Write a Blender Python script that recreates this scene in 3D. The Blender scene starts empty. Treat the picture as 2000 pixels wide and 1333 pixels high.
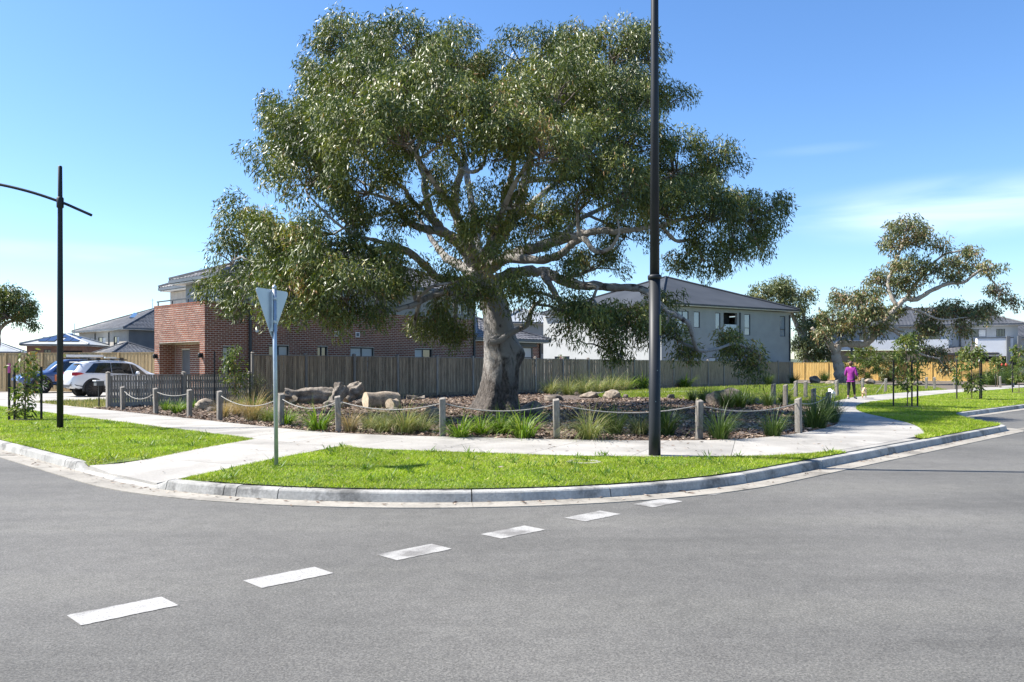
import bpy, bmesh, math, random
import numpy as np
from mathutils import Vector, Matrix
from mathutils.geometry import delaunay_2d_cdt

# ------------------------------------------------------------------ camera, sky, sun, exposure
sc = bpy.context.scene
COL = sc.collection
F_PX, HY, CX, CAM_H = 1580.0, 719.0, 1000.0, 1.6
cam_d = bpy.data.cameras.new('camera')
cam = bpy.data.objects.new('camera', cam_d); COL.objects.link(cam)
cam.location = (0, 0, CAM_H); cam.rotation_euler = (math.radians(90), 0, 0)
cam_d.sensor_width = 36.0; cam_d.lens = 36.0*F_PX/2000.0
cam_d.shift_y = (HY-666.5)/2000.0
cam_d.clip_start = 0.05; cam_d.clip_end = 6000
sc.camera = cam

SUN_EL, SUN_AZ = 49.0, 277.0          # azimuth clockwise from +Y
world = bpy.data.worlds.new('World'); sc.world = world; world.use_nodes = True
wn, wl = world.node_tree.nodes, world.node_tree.links
wn.clear()
w_out = wn.new('ShaderNodeOutputWorld'); w_bg = wn.new('ShaderNodeBackground')
w_sky = wn.new('ShaderNodeTexSky'); w_sky.sky_type = 'NISHITA'; w_sky.sun_disc = False
w_sky.sun_elevation = math.radians(SUN_EL); w_sky.sun_rotation = math.radians(SUN_AZ)
w_sky.air_density = 1.0; w_sky.dust_density = 0.4; w_sky.ozone_density = 4.5; w_sky.altitude = 0
w_bg.inputs['Strength'].default_value = 0.105
# thin high cirrus, by sky direction
w_tc = wn.new('ShaderNodeTexCoord'); w_map = wn.new('ShaderNodeMapping'); w_map.inputs['Scale'].default_value = (1.6, 1.6, 11.0)
w_map.inputs['Rotation'].default_value = (0.05, -0.06, 0.3)
w_no = wn.new('ShaderNodeTexNoise'); w_no.inputs['Scale'].default_value = 2.3; w_no.inputs['Detail'].default_value = 7; w_no.inputs['Distortion'].default_value = 0.6
w_cr = wn.new('ShaderNodeMapRange'); w_cr.inputs['From Min'].default_value = 0.33; w_cr.inputs['From Max'].default_value = 0.72
w_cr.inputs['To Max'].default_value = 0.75
w_mix = wn.new('ShaderNodeMixRGB'); w_mix.inputs['Color2'].default_value = (8.3, 8.8, 9.2, 1)
wl.new(w_tc.outputs['Generated'], w_map.inputs['Vector']); wl.new(w_map.outputs[0], w_no.inputs['Vector'])
wl.new(w_no.outputs['Fac'], w_cr.inputs['Value'])
# the cirrus gathers in a few banks of sky; elsewhere it is nearly clear
w_acc = None
for (px_, py_), (sx_, sz_), amt in (((1870, 408), (4.8, 26.0), .6), ((210, 497), (4.0, 70.0), .22), ((1600, 292), (14.0, 130.0), .06)):
    v_ = Vector(((px_-CX), F_PX, -(py_-HY))).normalized()
    sb = wn.new('ShaderNodeVectorMath'); sb.operation = 'SUBTRACT'; sb.inputs[1].default_value = v_
    ml = wn.new('ShaderNodeVectorMath'); ml.operation = 'MULTIPLY'; ml.inputs[1].default_value = (sx_, sx_, sz_)
    ln = wn.new('ShaderNodeVectorMath'); ln.operation = 'LENGTH'
    mr = wn.new('ShaderNodeMapRange'); mr.interpolation_type = 'SMOOTHSTEP'; mr.inputs['From Min'].default_value = .15; mr.inputs['From Max'].default_value = 1.1; mr.inputs['To Min'].default_value = amt; mr.inputs['To Max'].default_value = .0
    wl.new(w_tc.outputs['Generated'], sb.inputs[0]); wl.new(sb.outputs[0], ml.inputs[0]); wl.new(ml.outputs[0], ln.inputs[0]); wl.new(ln.outputs['Value'], mr.inputs['Value'])
    if w_acc is None: w_acc = mr
    else:
        mx_ = wn.new('ShaderNodeMath'); mx_.operation = 'MAXIMUM'; wl.new(w_acc.outputs[0], mx_.inputs[0]); wl.new(mr.outputs[0], mx_.inputs[1]); w_acc = mx_
w_cl = wn.new('ShaderNodeMath'); w_cl.operation = 'MULTIPLY'; wl.new(w_cr.outputs[0], w_cl.inputs[0]); wl.new(w_acc.outputs[0], w_cl.inputs[1]); wl.new(w_cl.outputs[0], w_mix.inputs['Fac'])
w_hs = wn.new('ShaderNodeHueSaturation'); w_hs.inputs['Saturation'].default_value = 1.15; w_hs.inputs['Hue'].default_value = .504; wl.new(w_sky.outputs[0], w_hs.inputs['Color']); wl.new(w_hs.outputs[0], w_mix.inputs['Color1']); wl.new(w_mix.outputs[0], w_bg.inputs['Color']); wl.new(w_bg.outputs[0], w_out.inputs['Surface'])

sun_d = bpy.data.lights.new('sun', 'SUN'); sun_d.energy = 5.0; sun_d.angle = math.radians(0.53); sun_d.color = (1.0, 0.95, 0.87)
sun = bpy.data.objects.new('sun', sun_d); COL.objects.link(sun)
_az, _el = math.radians(SUN_AZ), math.radians(SUN_EL)
sun_dir = Vector((math.sin(_az)*math.cos(_el), math.cos(_az)*math.cos(_el), math.sin(_el)))
sun.rotation_euler = sun_dir.to_track_quat('Z', 'Y').to_euler(); sun.location = sun_dir*60
vs = sc.view_settings
vs.view_transform = 'Standard'; vs.look = 'None'; vs.gamma = 1.0; vs.use_curve_mapping = False; vs.exposure = 1.16
sc.cycles.max_bounces = 6; sc.cycles.diffuse_bounces = 3; sc.cycles.glossy_bounces = 3; sc.cycles.transmission_bounces = 4; sc.cycles.transparent_max_bounces = 8

# ------------------------------------------------------------------ helpers
R0 = np.random.default_rng(7)
rnd = random.Random(11)
def P(px, py, Y): return Vector(((px-CX)/F_PX*Y, Y, CAM_H-(py-HY)/F_PX*Y))

def tag(o, label=None, cat=None, group=None, kind=None):
    if label: o['label'] = label
    if cat: o['category'] = cat
    if group: o['group'] = group
    if kind: o['kind'] = kind
    return o
def empty(name, loc=(0, 0, 0), rz=0.0, label=None, cat=None, group=None, kind=None):
    o = bpy.data.objects.new(name, None); COL.objects.link(o); o.empty_display_size = 0.2
    o.location = loc; o.rotation_euler = (0, 0, rz)
    return tag(o, label, cat, group, kind)
def link(name, me, mat=None, parent=None, smooth=False):
    if mat is not None and not me.materials: me.materials.append(mat)
    o = bpy.data.objects.new(name, me); COL.objects.link(o)
    if parent: o.parent = parent
    if smooth: me.polygons.foreach_set('use_smooth', np.ones(len(me.polygons), dtype=bool))
    return o
def npmesh(name, V, F, tint=None):
    V = np.asarray(V, dtype=np.float32); F = np.asarray(F, dtype=np.int32)
    me = bpy.data.meshes.new(name); n, k = F.shape
    me.vertices.add(len(V)); me.vertices.foreach_set('co', V.ravel())
    me.loops.add(n*k); me.loops.foreach_set('vertex_index', F.ravel())
    me.polygons.add(n); me.polygons.foreach_set('loop_start', np.arange(0, n*k, k, dtype=np.int32))
    me.update(calc_edges=True)
    if tint is not None:
        a = me.attributes.new('tint', 'FLOAT', 'POINT'); a.data.foreach_set('value', np.asarray(tint, dtype=np.float32))
    return me
class MB:
    def __init__(s): s.v = []; s.f = []
    def add(s, vs_, fs):
        b = len(s.v); s.v += [tuple(p) for p in vs_]; s.f += [tuple(i+b for i in f) for f in fs]; return s
    def box(s, x0, x1, y0, y1, z0, z1):
        return s.add([(x0,y0,z0),(x1,y0,z0),(x1,y1,z0),(x0,y1,z0),(x0,y0,z1),(x1,y0,z1),(x1,y1,z1),(x0,y1,z1)],
                     [(0,3,2,1),(4,5,6,7),(0,1,5,4),(1,2,6,5),(2,3,7,6),(3,0,4,7)])
    def beam(s, a, b, w, h, up=(0,0,1)):
        a, b = Vector(a), Vector(b); d = (b-a).normalized(); u = Vector(up)
        x = d.cross(u)
        if x.length < 1e-4: x = d.cross(Vector((1,0,0)))
        x.normalize(); u = x.cross(d)
        q = [(-w/2,-h/2),(w/2,-h/2),(w/2,h/2),(-w/2,h/2)]
        return s.add([a+x*i+u*j for i,j in q]+[b+x*i+u*j for i,j in q],[(3,2,1,0),(4,5,6,7),(0,1,5,4),(1,2,6,5),(2,3,7,6),(3,0,4,7)])
    def tube(s, pts, rad, n=8, cap=True, jit=0.0, rg=None):
        pts = [Vector(p) for p in pts]; m = len(pts)
        if not hasattr(rad, '__len__'): rad = [rad]*m
        ref = Vector((0.31, 0.95, 0.11)); base = len(s.v)
        for i, p in enumerate(pts):
            d = (pts[min(i+1, m-1)]-pts[max(i-1, 0)]).normalized()
            x = ref-d*ref.dot(d)
            if x.length < 1e-3: x = Vector((1, 0, 0))-d*d.x
            x.normalize(); ref = x; y = d.cross(x)
            for k in range(n):
                a = 2*math.pi*k/n; r = rad[i]*(1+(rg.uniform(-jit, jit) if jit else 0))
                s.v.append(tuple(p+x*math.cos(a)*r+y*math.sin(a)*r))
        for i in range(m-1):
            for k in range(n):
                a = base+i*n+k; b = base+i*n+(k+1) % n
                s.f.append((a, b, b+n, a+n))
        if cap:
            s.f.append(tuple(base+k for k in reversed(range(n)))); s.f.append(tuple(base+(m-1)*n+k for k in range(n)))
        return s
    def lathe(s, prof, n=16, c=(0,0,0), axis='Z'):
        base = len(s.v); c = Vector(c)
        for r, h in prof:
            for k in range(n):
                a = 2*math.pi*k/n; p = (r*math.cos(a), r*math.sin(a), h)
                if axis == 'Y': p = (p[0], h, p[1])
                s.v.append(tuple(c+Vector(p)))
        for i in range(len(prof)-1):
            for k in range(n):
                a = base+i*n+k; b = base+i*n+(k+1) % n; s.f.append((a, b, b+n, a+n))
        s.f.append(tuple(base+k for k in reversed(range(n)))); s.f.append(tuple(base+(len(prof)-1)*n+k for k in range(n)))
        return s
    def mesh(s, name):
        me = bpy.data.meshes.new(name); me.from_pydata(s.v, [], s.f); me.update(); return me
    def build(s, name, mat, parent=None, smooth=False, bevel=0):
        me = s.mesh(name)
        bm = bmesh.new(); bm.from_mesh(me)
        bmesh.ops.recalc_face_normals(bm, faces=bm.faces)
        if bevel: bmesh.ops.bevel(bm, geom=bm.edges[:], offset=bevel, segments=1, affect='EDGES')
        bm.to_mesh(me); bm.free()
        return link(name, me, mat, parent, smooth)
def crom(pts, k=4):
    """Catmull-Rom through rows of numbers"""
    A = np.asarray(pts, float); A = np.vstack([2*A[0]-A[1], A, 2*A[-1]-A[-2]]); out = []
    for i in range(1, len(A)-2):
        for j in range(k):
            t = j/k; p0, p1, p2, p3 = A[i-1], A[i], A[i+1], A[i+2]
            out.append(.5*((2*p1)+(-p0+p2)*t+(2*p0-5*p1+4*p2-p3)*t*t+(-p0+3*p1-3*p2+p3)*t**3))
    out.append(A[-2]); return np.array(out)
def copy_thing(root, loc, rz, scale=1.0, **kw):
    r = root.copy(); COL.objects.link(r); r.location = loc; r.rotation_euler = (0, 0, rz); r.scale = (scale,)*3
    for ch in list(root.children):
        c = ch.copy(); COL.objects.link(c); c.parent = r
        for g_ in list(ch.children):
            d = g_.copy(); COL.objects.link(d); d.parent = c
    return tag(r, **kw)
ORD = ['first','second','third','fourth','fifth','sixth','seventh','eighth','ninth','tenth','eleventh','twelfth','thirteenth','fourteenth','fifteenth','sixteenth','seventeenth','eighteenth','nineteenth','twentieth']

# ------------------------------------------------------------------ materials
def nodes_of(name):
    m = bpy.data.materials.new(name); m.use_nodes = True
    return m, m.node_tree.nodes, m.node_tree.links, m.node_tree.nodes['Principled BSDF']
def ramp(nd, stops):
    r = nd.new('ShaderNodeValToRGB'); e = r.color_ramp.elements
    while len(e) > 1: e.remove(e[-1])
    e[0].position = stops[0][0]; e[0].color = (*stops[0][1], 1)
    for p, c in stops[1:]:
        x = e.new(p); x.color = (*c, 1)
    return r
def mk(name, c1, c2=None, scale=6.0, rough=.7, bump=0.0, bscale=None, metal=0.0, spec=.5, stretch=(1,1,1), rand=0.0, detail=4, coat=0.0, fine=None, lo=.35, hi=.65, wpos=False, stain=None):
    """two-colour noise surface in world or object space; rand = brightness spread between objects; fine = (scale, amount) grain"""
    m, nd, lk, b = nodes_of(name)
    b.inputs['Roughness'].default_value = rough; b.inputs['Metallic'].default_value = metal; b.inputs['Specular IOR Level'].default_value = spec
    if coat: b.inputs['Coat Weight'].default_value = coat; b.inputs['Coat Roughness'].default_value = .05
    tc = nd.new('ShaderNodeTexCoord'); mp = nd.new('ShaderNodeMapping'); mp.inputs['Scale'].default_value = stretch
    if wpos:
        gp = nd.new('ShaderNodeNewGeometry'); lk.new(gp.outputs['Position'], mp.inputs['Vector'])
    else: lk.new(tc.outputs['Object'], mp.inputs['Vector'])
    vec = mp.outputs[0]
    oi = None
    if rand:
        oi = nd.new('ShaderNodeObjectInfo'); ad = nd.new('ShaderNodeVectorMath'); ad.operation = 'ADD'
        sc_ = nd.new('ShaderNodeMath'); sc_.operation = 'MULTIPLY'; sc_.inputs[1].default_value = 37.0
        lk.new(oi.outputs['Random'], sc_.inputs[0]); lk.new(vec, ad.inputs[0]); lk.new(sc_.outputs[0], ad.inputs[1]); vec = ad.outputs[0]
    no = nd.new('ShaderNodeTexNoise'); no.inputs['Scale'].default_value = scale; no.inputs['Detail'].default_value = detail
    lk.new(vec, no.inputs['Vector'])
    rp = ramp(nd, [(lo, c1), (hi, c2 or c1)]); lk.new(no.outputs['Fac'], rp.inputs['Fac'])
    col = rp.outputs['Color']
    if fine:
        n2 = nd.new('ShaderNodeTexNoise'); n2.inputs['Scale'].default_value = fine[0]; n2.inputs['Detail'].default_value = 2; lk.new(vec, n2.inputs['Vector'])
        mr = nd.new('ShaderNodeMapRange'); mr.inputs['From Min'].default_value = .3; mr.inputs['From Max'].default_value = .7
        mr.inputs['To Min'].default_value = 1-fine[1]; mr.inputs['To Max'].default_value = 1+fine[1]; lk.new(n2.outputs['Fac'], mr.inputs['Value'])
        mu = nd.new('ShaderNodeVectorMath'); mu.operation = 'SCALE'; lk.new(col, mu.inputs[0]); lk.new(mr.outputs[0], mu.inputs['Scale']); col = mu.outputs[0]
    if rand:
        mr = nd.new('ShaderNodeMapRange'); mr.inputs['To Min'].default_value = 1-rand; mr.inputs['To Max'].default_value = 1+rand; lk.new(oi.outputs['Random'], mr.inputs['Value'])
        mu = nd.new('ShaderNodeVectorMath'); mu.operation = 'SCALE'; lk.new(col, mu.inputs[0]); lk.new(mr.outputs[0], mu.inputs['Scale']); col = mu.outputs[0]
    if stain:                                    # weathered patches: (scale, threshold, tone)
        gs = nd.new('ShaderNodeNewGeometry'); n4 = nd.new('ShaderNodeTexNoise'); n4.inputs['Scale'].default_value = stain[0]; n4.inputs['Detail'].default_value = 9; n4.inputs['Roughness'].default_value = .68; lk.new(gs.outputs['Position'], n4.inputs['Vector'])
        mr = nd.new('ShaderNodeMapRange'); mr.inputs['From Min'].default_value = stain[1]-.06; mr.inputs['From Max'].default_value = stain[1]+.04; mr.inputs['To Min'].default_value = stain[2]; mr.inputs['To Max'].default_value = 1; lk.new(n4.outputs['Fac'], mr.inputs['Value'])
        mu = nd.new('ShaderNodeVectorMath'); mu.operation = 'SCALE'; lk.new(col, mu.inputs[0]); lk.new(mr.outputs[0], mu.inputs['Scale']); col = mu.outputs[0]
    lk.new(col, b.inputs['Base Color'])
    if bump:
        bp = nd.new('ShaderNodeBump'); bp.inputs['Strength'].default_value = bump; bp.inputs['Distance'].default_value = .02
        n3 = nd.new('ShaderNodeTexNoise'); n3.inputs['Scale'].default_value = bscale or scale*4; n3.inputs['Detail'].default_value = 5; lk.new(vec, n3.inputs['Vector'])
        lk.new(n3.outputs['Fac'], bp.inputs['Height']); lk.new(bp.outputs[0], b.inputs['Normal'])
    return m
def mk_tint(name, stops, rough=.5, trans=.25, tcol=None, spec=.5, vary=0.0):
    """colour by the per-leaf 'tint' attribute, with light let through the leaf"""
    m, nd, lk, b = nodes_of(name)
    b.inputs['Roughness'].default_value = rough; b.inputs['Specular IOR Level'].default_value = spec
    at = nd.new('ShaderNodeAttribute'); at.attribute_name = 'tint'
    rp = ramp(nd, stops); lk.new(at.outputs['Fac'], rp.inputs['Fac']); col = rp.outputs['Color']
    if vary:
        tc = nd.new('ShaderNodeTexCoord'); no = nd.new('ShaderNodeTexNoise'); no.inputs['Scale'].default_value = .9; no.inputs['Detail'].default_value = 3
        lk.new(tc.outputs['Object'], no.inputs['Vector'])
        mr = nd.new('ShaderNodeMapRange'); mr.inputs['From Min'].default_value = .3; mr.inputs['From Max'].default_value = .7
        mr.inputs['To Min'].default_value = 1-vary; mr.inputs['To Max'].default_value = 1+vary; lk.new(no.outputs['Fac'], mr.inputs['Value'])
        mu = nd.new('ShaderNodeVectorMath'); mu.operation = 'SCALE'; lk.new(col, mu.inputs[0]); lk.new(mr.outputs[0], mu.inputs['Scale']); col = mu.outputs[0]
    lk.new(col, b.inputs['Base Color'])
    if trans:
        tr = nd.new('ShaderNodeBsdfTranslucent'); mx = nd.new('ShaderNodeMixShader'); mx.inputs['Fac'].default_value = trans
        mu = nd.new('ShaderNodeMixRGB'); mu.blend_type = 'MULTIPLY'; mu.inputs['Fac'].default_value = 1; mu.inputs['Color2'].default_value = (*(tcol or (1.3, 1.4, .6)), 1)
        lk.new(col, mu.inputs['Color1']); lk.new(mu.outputs[0], tr.inputs['Color'])
        lk.new(b.outputs[0], mx.inputs[1]); lk.new(tr.outputs[0], mx.inputs[2]); lk.new(mx.outputs[0], nd['Material Output'].inputs['Surface'])
    return m

def asphalt_mat():
    m, nd, lk, b = nodes_of('asphalt')
    tc = nd.new('ShaderNodeTexCoord')
    big = nd.new('ShaderNodeTexNoise'); big.inputs['Scale'].default_value = .35; big.inputs['Detail'].default_value = 6
    mid = nd.new('ShaderNodeTexNoise'); mid.inputs['Scale'].default_value = 5; mid.inputs['Detail'].default_value = 4
    vor = nd.new('ShaderNodeTexVoronoi'); vor.inputs['Scale'].default_value = 120
    fin = nd.new('ShaderNodeTexNoise'); fin.inputs['Scale'].default_value = 60; fin.inputs['Detail'].default_value = 6; fin.inputs['Roughness'].default_value = .75
    for n in (big, mid, vor, fin): lk.new(tc.outputs['Object'], n.inputs['Vector'])
    rb = ramp(nd, [(.3, (.108,.105,.097)), (.7, (.150,.145,.133))]); lk.new(big.outputs['Fac'], rb.inputs['Fac'])
    rm = ramp(nd, [(.3, (.90,.90,.90)), (.7, (1.06,1.06,1.06))]); lk.new(mid.outputs['Fac'], rm.inputs['Fac'])
    rv = ramp(nd, [(0.0, (.70,.70,.70)), (.5, (1.0,1.0,1.0)), (1.0, (1.36,1.35,1.32))]); 
    sep = nd.new('ShaderNodeSeparateColor'); lk.new(vor.outputs['Color'], sep.inputs[0]); lk.new(sep.outputs[0], rv.inputs['Fac'])
    rf = ramp(nd, [(.36, (.66,.66,.66)), (.62, (1.16,1.16,1.16))]); lk.new(fin.outputs['Fac'], rf.inputs['Fac'])
    sp3 = nd.new('ShaderNodeTexVoronoi'); sp3.inputs['Scale'].default_value = 2.4; lk.new(tc.outputs['Object'], sp3.inputs['Vector'])      # drips and pebbles
    rs = ramp(nd, [(.012, (.3,.3,.3)), (.03, (1,1,1))]); lk.new(sp3.outputs['Distance'], rs.inputs['Fac'])
    wr_ = nd.new('ShaderNodeTexNoise'); wr_.inputs['Scale'].default_value = 1.0; wr_.inputs['Detail'].default_value = 8; wr_.inputs['Roughness'].default_value = .6
    mpw = nd.new('ShaderNodeMapping'); mpw.inputs['Rotation'].default_value = (0,0,-math.pi/4); mpw.inputs['Scale'].default_value = (.10,.9,1); lk.new(tc.outputs['Object'], mpw.inputs['Vector']); lk.new(mpw.outputs[0], wr_.inputs['Vector'])   # wear drawn out along the street
    rw = ramp(nd, [(.35, (.87,.87,.87)), (.5, (1,1,1)), (.65, (1.12,1.12,1.10))]); lk.new(wr_.outputs['Fac'], rw.inputs['Fac'])
    cur = rb.outputs[0]
    for r in (rm, rv, rf, rs, rw):
        mu = nd.new('ShaderNodeMixRGB'); mu.blend_type = 'MULTIPLY'; mu.inputs['Fac'].default_value = 1
        lk.new(cur, mu.inputs['Color1']); lk.new(r.outputs[0], mu.inputs['Color2']); cur = mu.outputs[0]
    lk.new(cur, b.inputs['Base Color']); b.inputs['Roughness'].default_value = .85; b.inputs['Specular IOR Level'].default_value = .3
    bp = nd.new('ShaderNodeBump'); bp.inputs['Strength'].default_value = .6; bp.inputs['Distance'].default_value = .006
    lk.new(fin.outputs['Fac'], bp.inputs['Height']); lk.new(bp.outputs[0], b.inputs['Normal'])
    return m
def paint_mat():
    m, nd, lk, b = nodes_of('road_paint')
    tc = nd.new('ShaderNodeTexCoord'); n = nd.new('ShaderNodeTexNoise'); n.inputs['Scale'].default_value = 70; n.inputs['Detail'].default_value = 6; n.inputs['Roughness'].default_value = .7
    n2 = nd.new('ShaderNodeTexNoise'); n2.inputs['Scale'].default_value = 2.1; n2.inputs['Detail'].default_value = 7
    lk.new(tc.outputs['Object'], n.inputs['Vector']); lk.new(tc.outputs['Object'], n2.inputs['Vector'])
    r1 = ramp(nd, [(.36, (.15,.147,.14)), (.44, (.34,.33,.31)), (.6, (.39,.38,.36))]); lk.new(n.outputs['Fac'], r1.inputs['Fac'])
    r2 = ramp(nd, [(.38, (.50,.49,.48)), (.50, (.97,.97,.96))]); lk.new(n2.outputs['Fac'], r2.inputs['Fac'])
    mu = nd.new('ShaderNodeMixRGB'); mu.blend_type = 'MULTIPLY'; mu.inputs['Fac'].default_value = 1; lk.new(r1.outputs[0], mu.inputs['Color1']); lk.new(r2.outputs[0], mu.inputs['Color2'])
    lk.new(mu.outputs[0], b.inputs['Base Color']); b.inputs['Roughness'].default_value = .7
    return m
def bark_mat(name, pale, mid, dark, base_h):
    """smooth patchy gum bark, rough and dark on the butt"""
    m, nd, lk, b = nodes_of(name); b.inputs['Roughness'].default_value = .8; b.inputs['Specular IOR Level'].default_value = .25
    tc = nd.new('ShaderNodeTexCoord'); mp = nd.new('ShaderNodeMapping'); mp.inputs['Scale'].default_value = (1, 1, .42); lk.new(tc.outputs['Object'], mp.inputs['Vector'])
    n1 = nd.new('ShaderNodeTexNoise'); n1.inputs['Scale'].default_value = 3.2; n1.inputs['Detail'].default_value = 7; n1.inputs['Roughness'].default_value = .62; n1.inputs['Distortion'].default_value = .5
    n2 = nd.new('ShaderNodeTexNoise'); n2.inputs['Scale'].default_value = 15; n2.inputs['Detail'].default_value = 6; n2.inputs['Roughness'].default_value = .7
    lk.new(mp.outputs[0], n1.inputs['Vector']); lk.new(mp.outputs[0], n2.inputs['Vector'])
    r1 = ramp(nd, [(.31, dark), (.37, mid), (.42, pale), (.58, pale), (.64, tuple(c*.6 for c in pale)), (.72, mid)]); lk.new(n1.outputs['Fac'], r1.inputs['Fac'])
    r2 = ramp(nd, [(.38, dark), (.62, mid)]); lk.new(n2.outputs['Fac'], r2.inputs['Fac'])
    sp = nd.new('ShaderNodeSeparateXYZ'); lk.new(tc.outputs['Object'], sp.inputs[0])
    ad = nd.new('ShaderNodeMath'); ad.operation = 'MULTIPLY_ADD'; ad.inputs[1].default_value = 4.2; lk.new(n1.outputs['Fac'], ad.inputs[0]); lk.new(sp.outputs['Z'], ad.inputs[2])
    mr = nd.new('ShaderNodeMapRange'); mr.inputs['From Min'].default_value = base_h+1.7; mr.inputs['From Max'].default_value = base_h+2.6
    lk.new(ad.outputs[0], mr.inputs['Value'])
    mx = nd.new('ShaderNodeMixRGB'); lk.new(mr.outputs[0], mx.inputs['Fac']); lk.new(r2.outputs[0], mx.inputs['Color1']); lk.new(r1.outputs[0], mx.inputs['Color2'])
    lk.new(mx.outputs[0], b.inputs['Base Color'])
    bp = nd.new('ShaderNodeBump'); bp.inputs['Strength'].default_value = .9; bp.inputs['Distance'].default_value = .09; lk.new(n2.outputs['Fac'], bp.inputs['Height']); lk.new(bp.outputs[0], b.inputs['Normal'])
    return m
def glass_mat(name, col=(.02,.03,.04), rough=.04):
    m, nd, lk, b = nodes_of(name); b.inputs['Base Color'].default_value = (*col, 1); b.inputs['Roughness'].default_value = rough
    b.inputs['Specular IOR Level'].default_value = .9; b.inputs['Coat Weight'].default_value = .5; b.inputs['Coat Roughness'].default_value = .02
    return m
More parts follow.
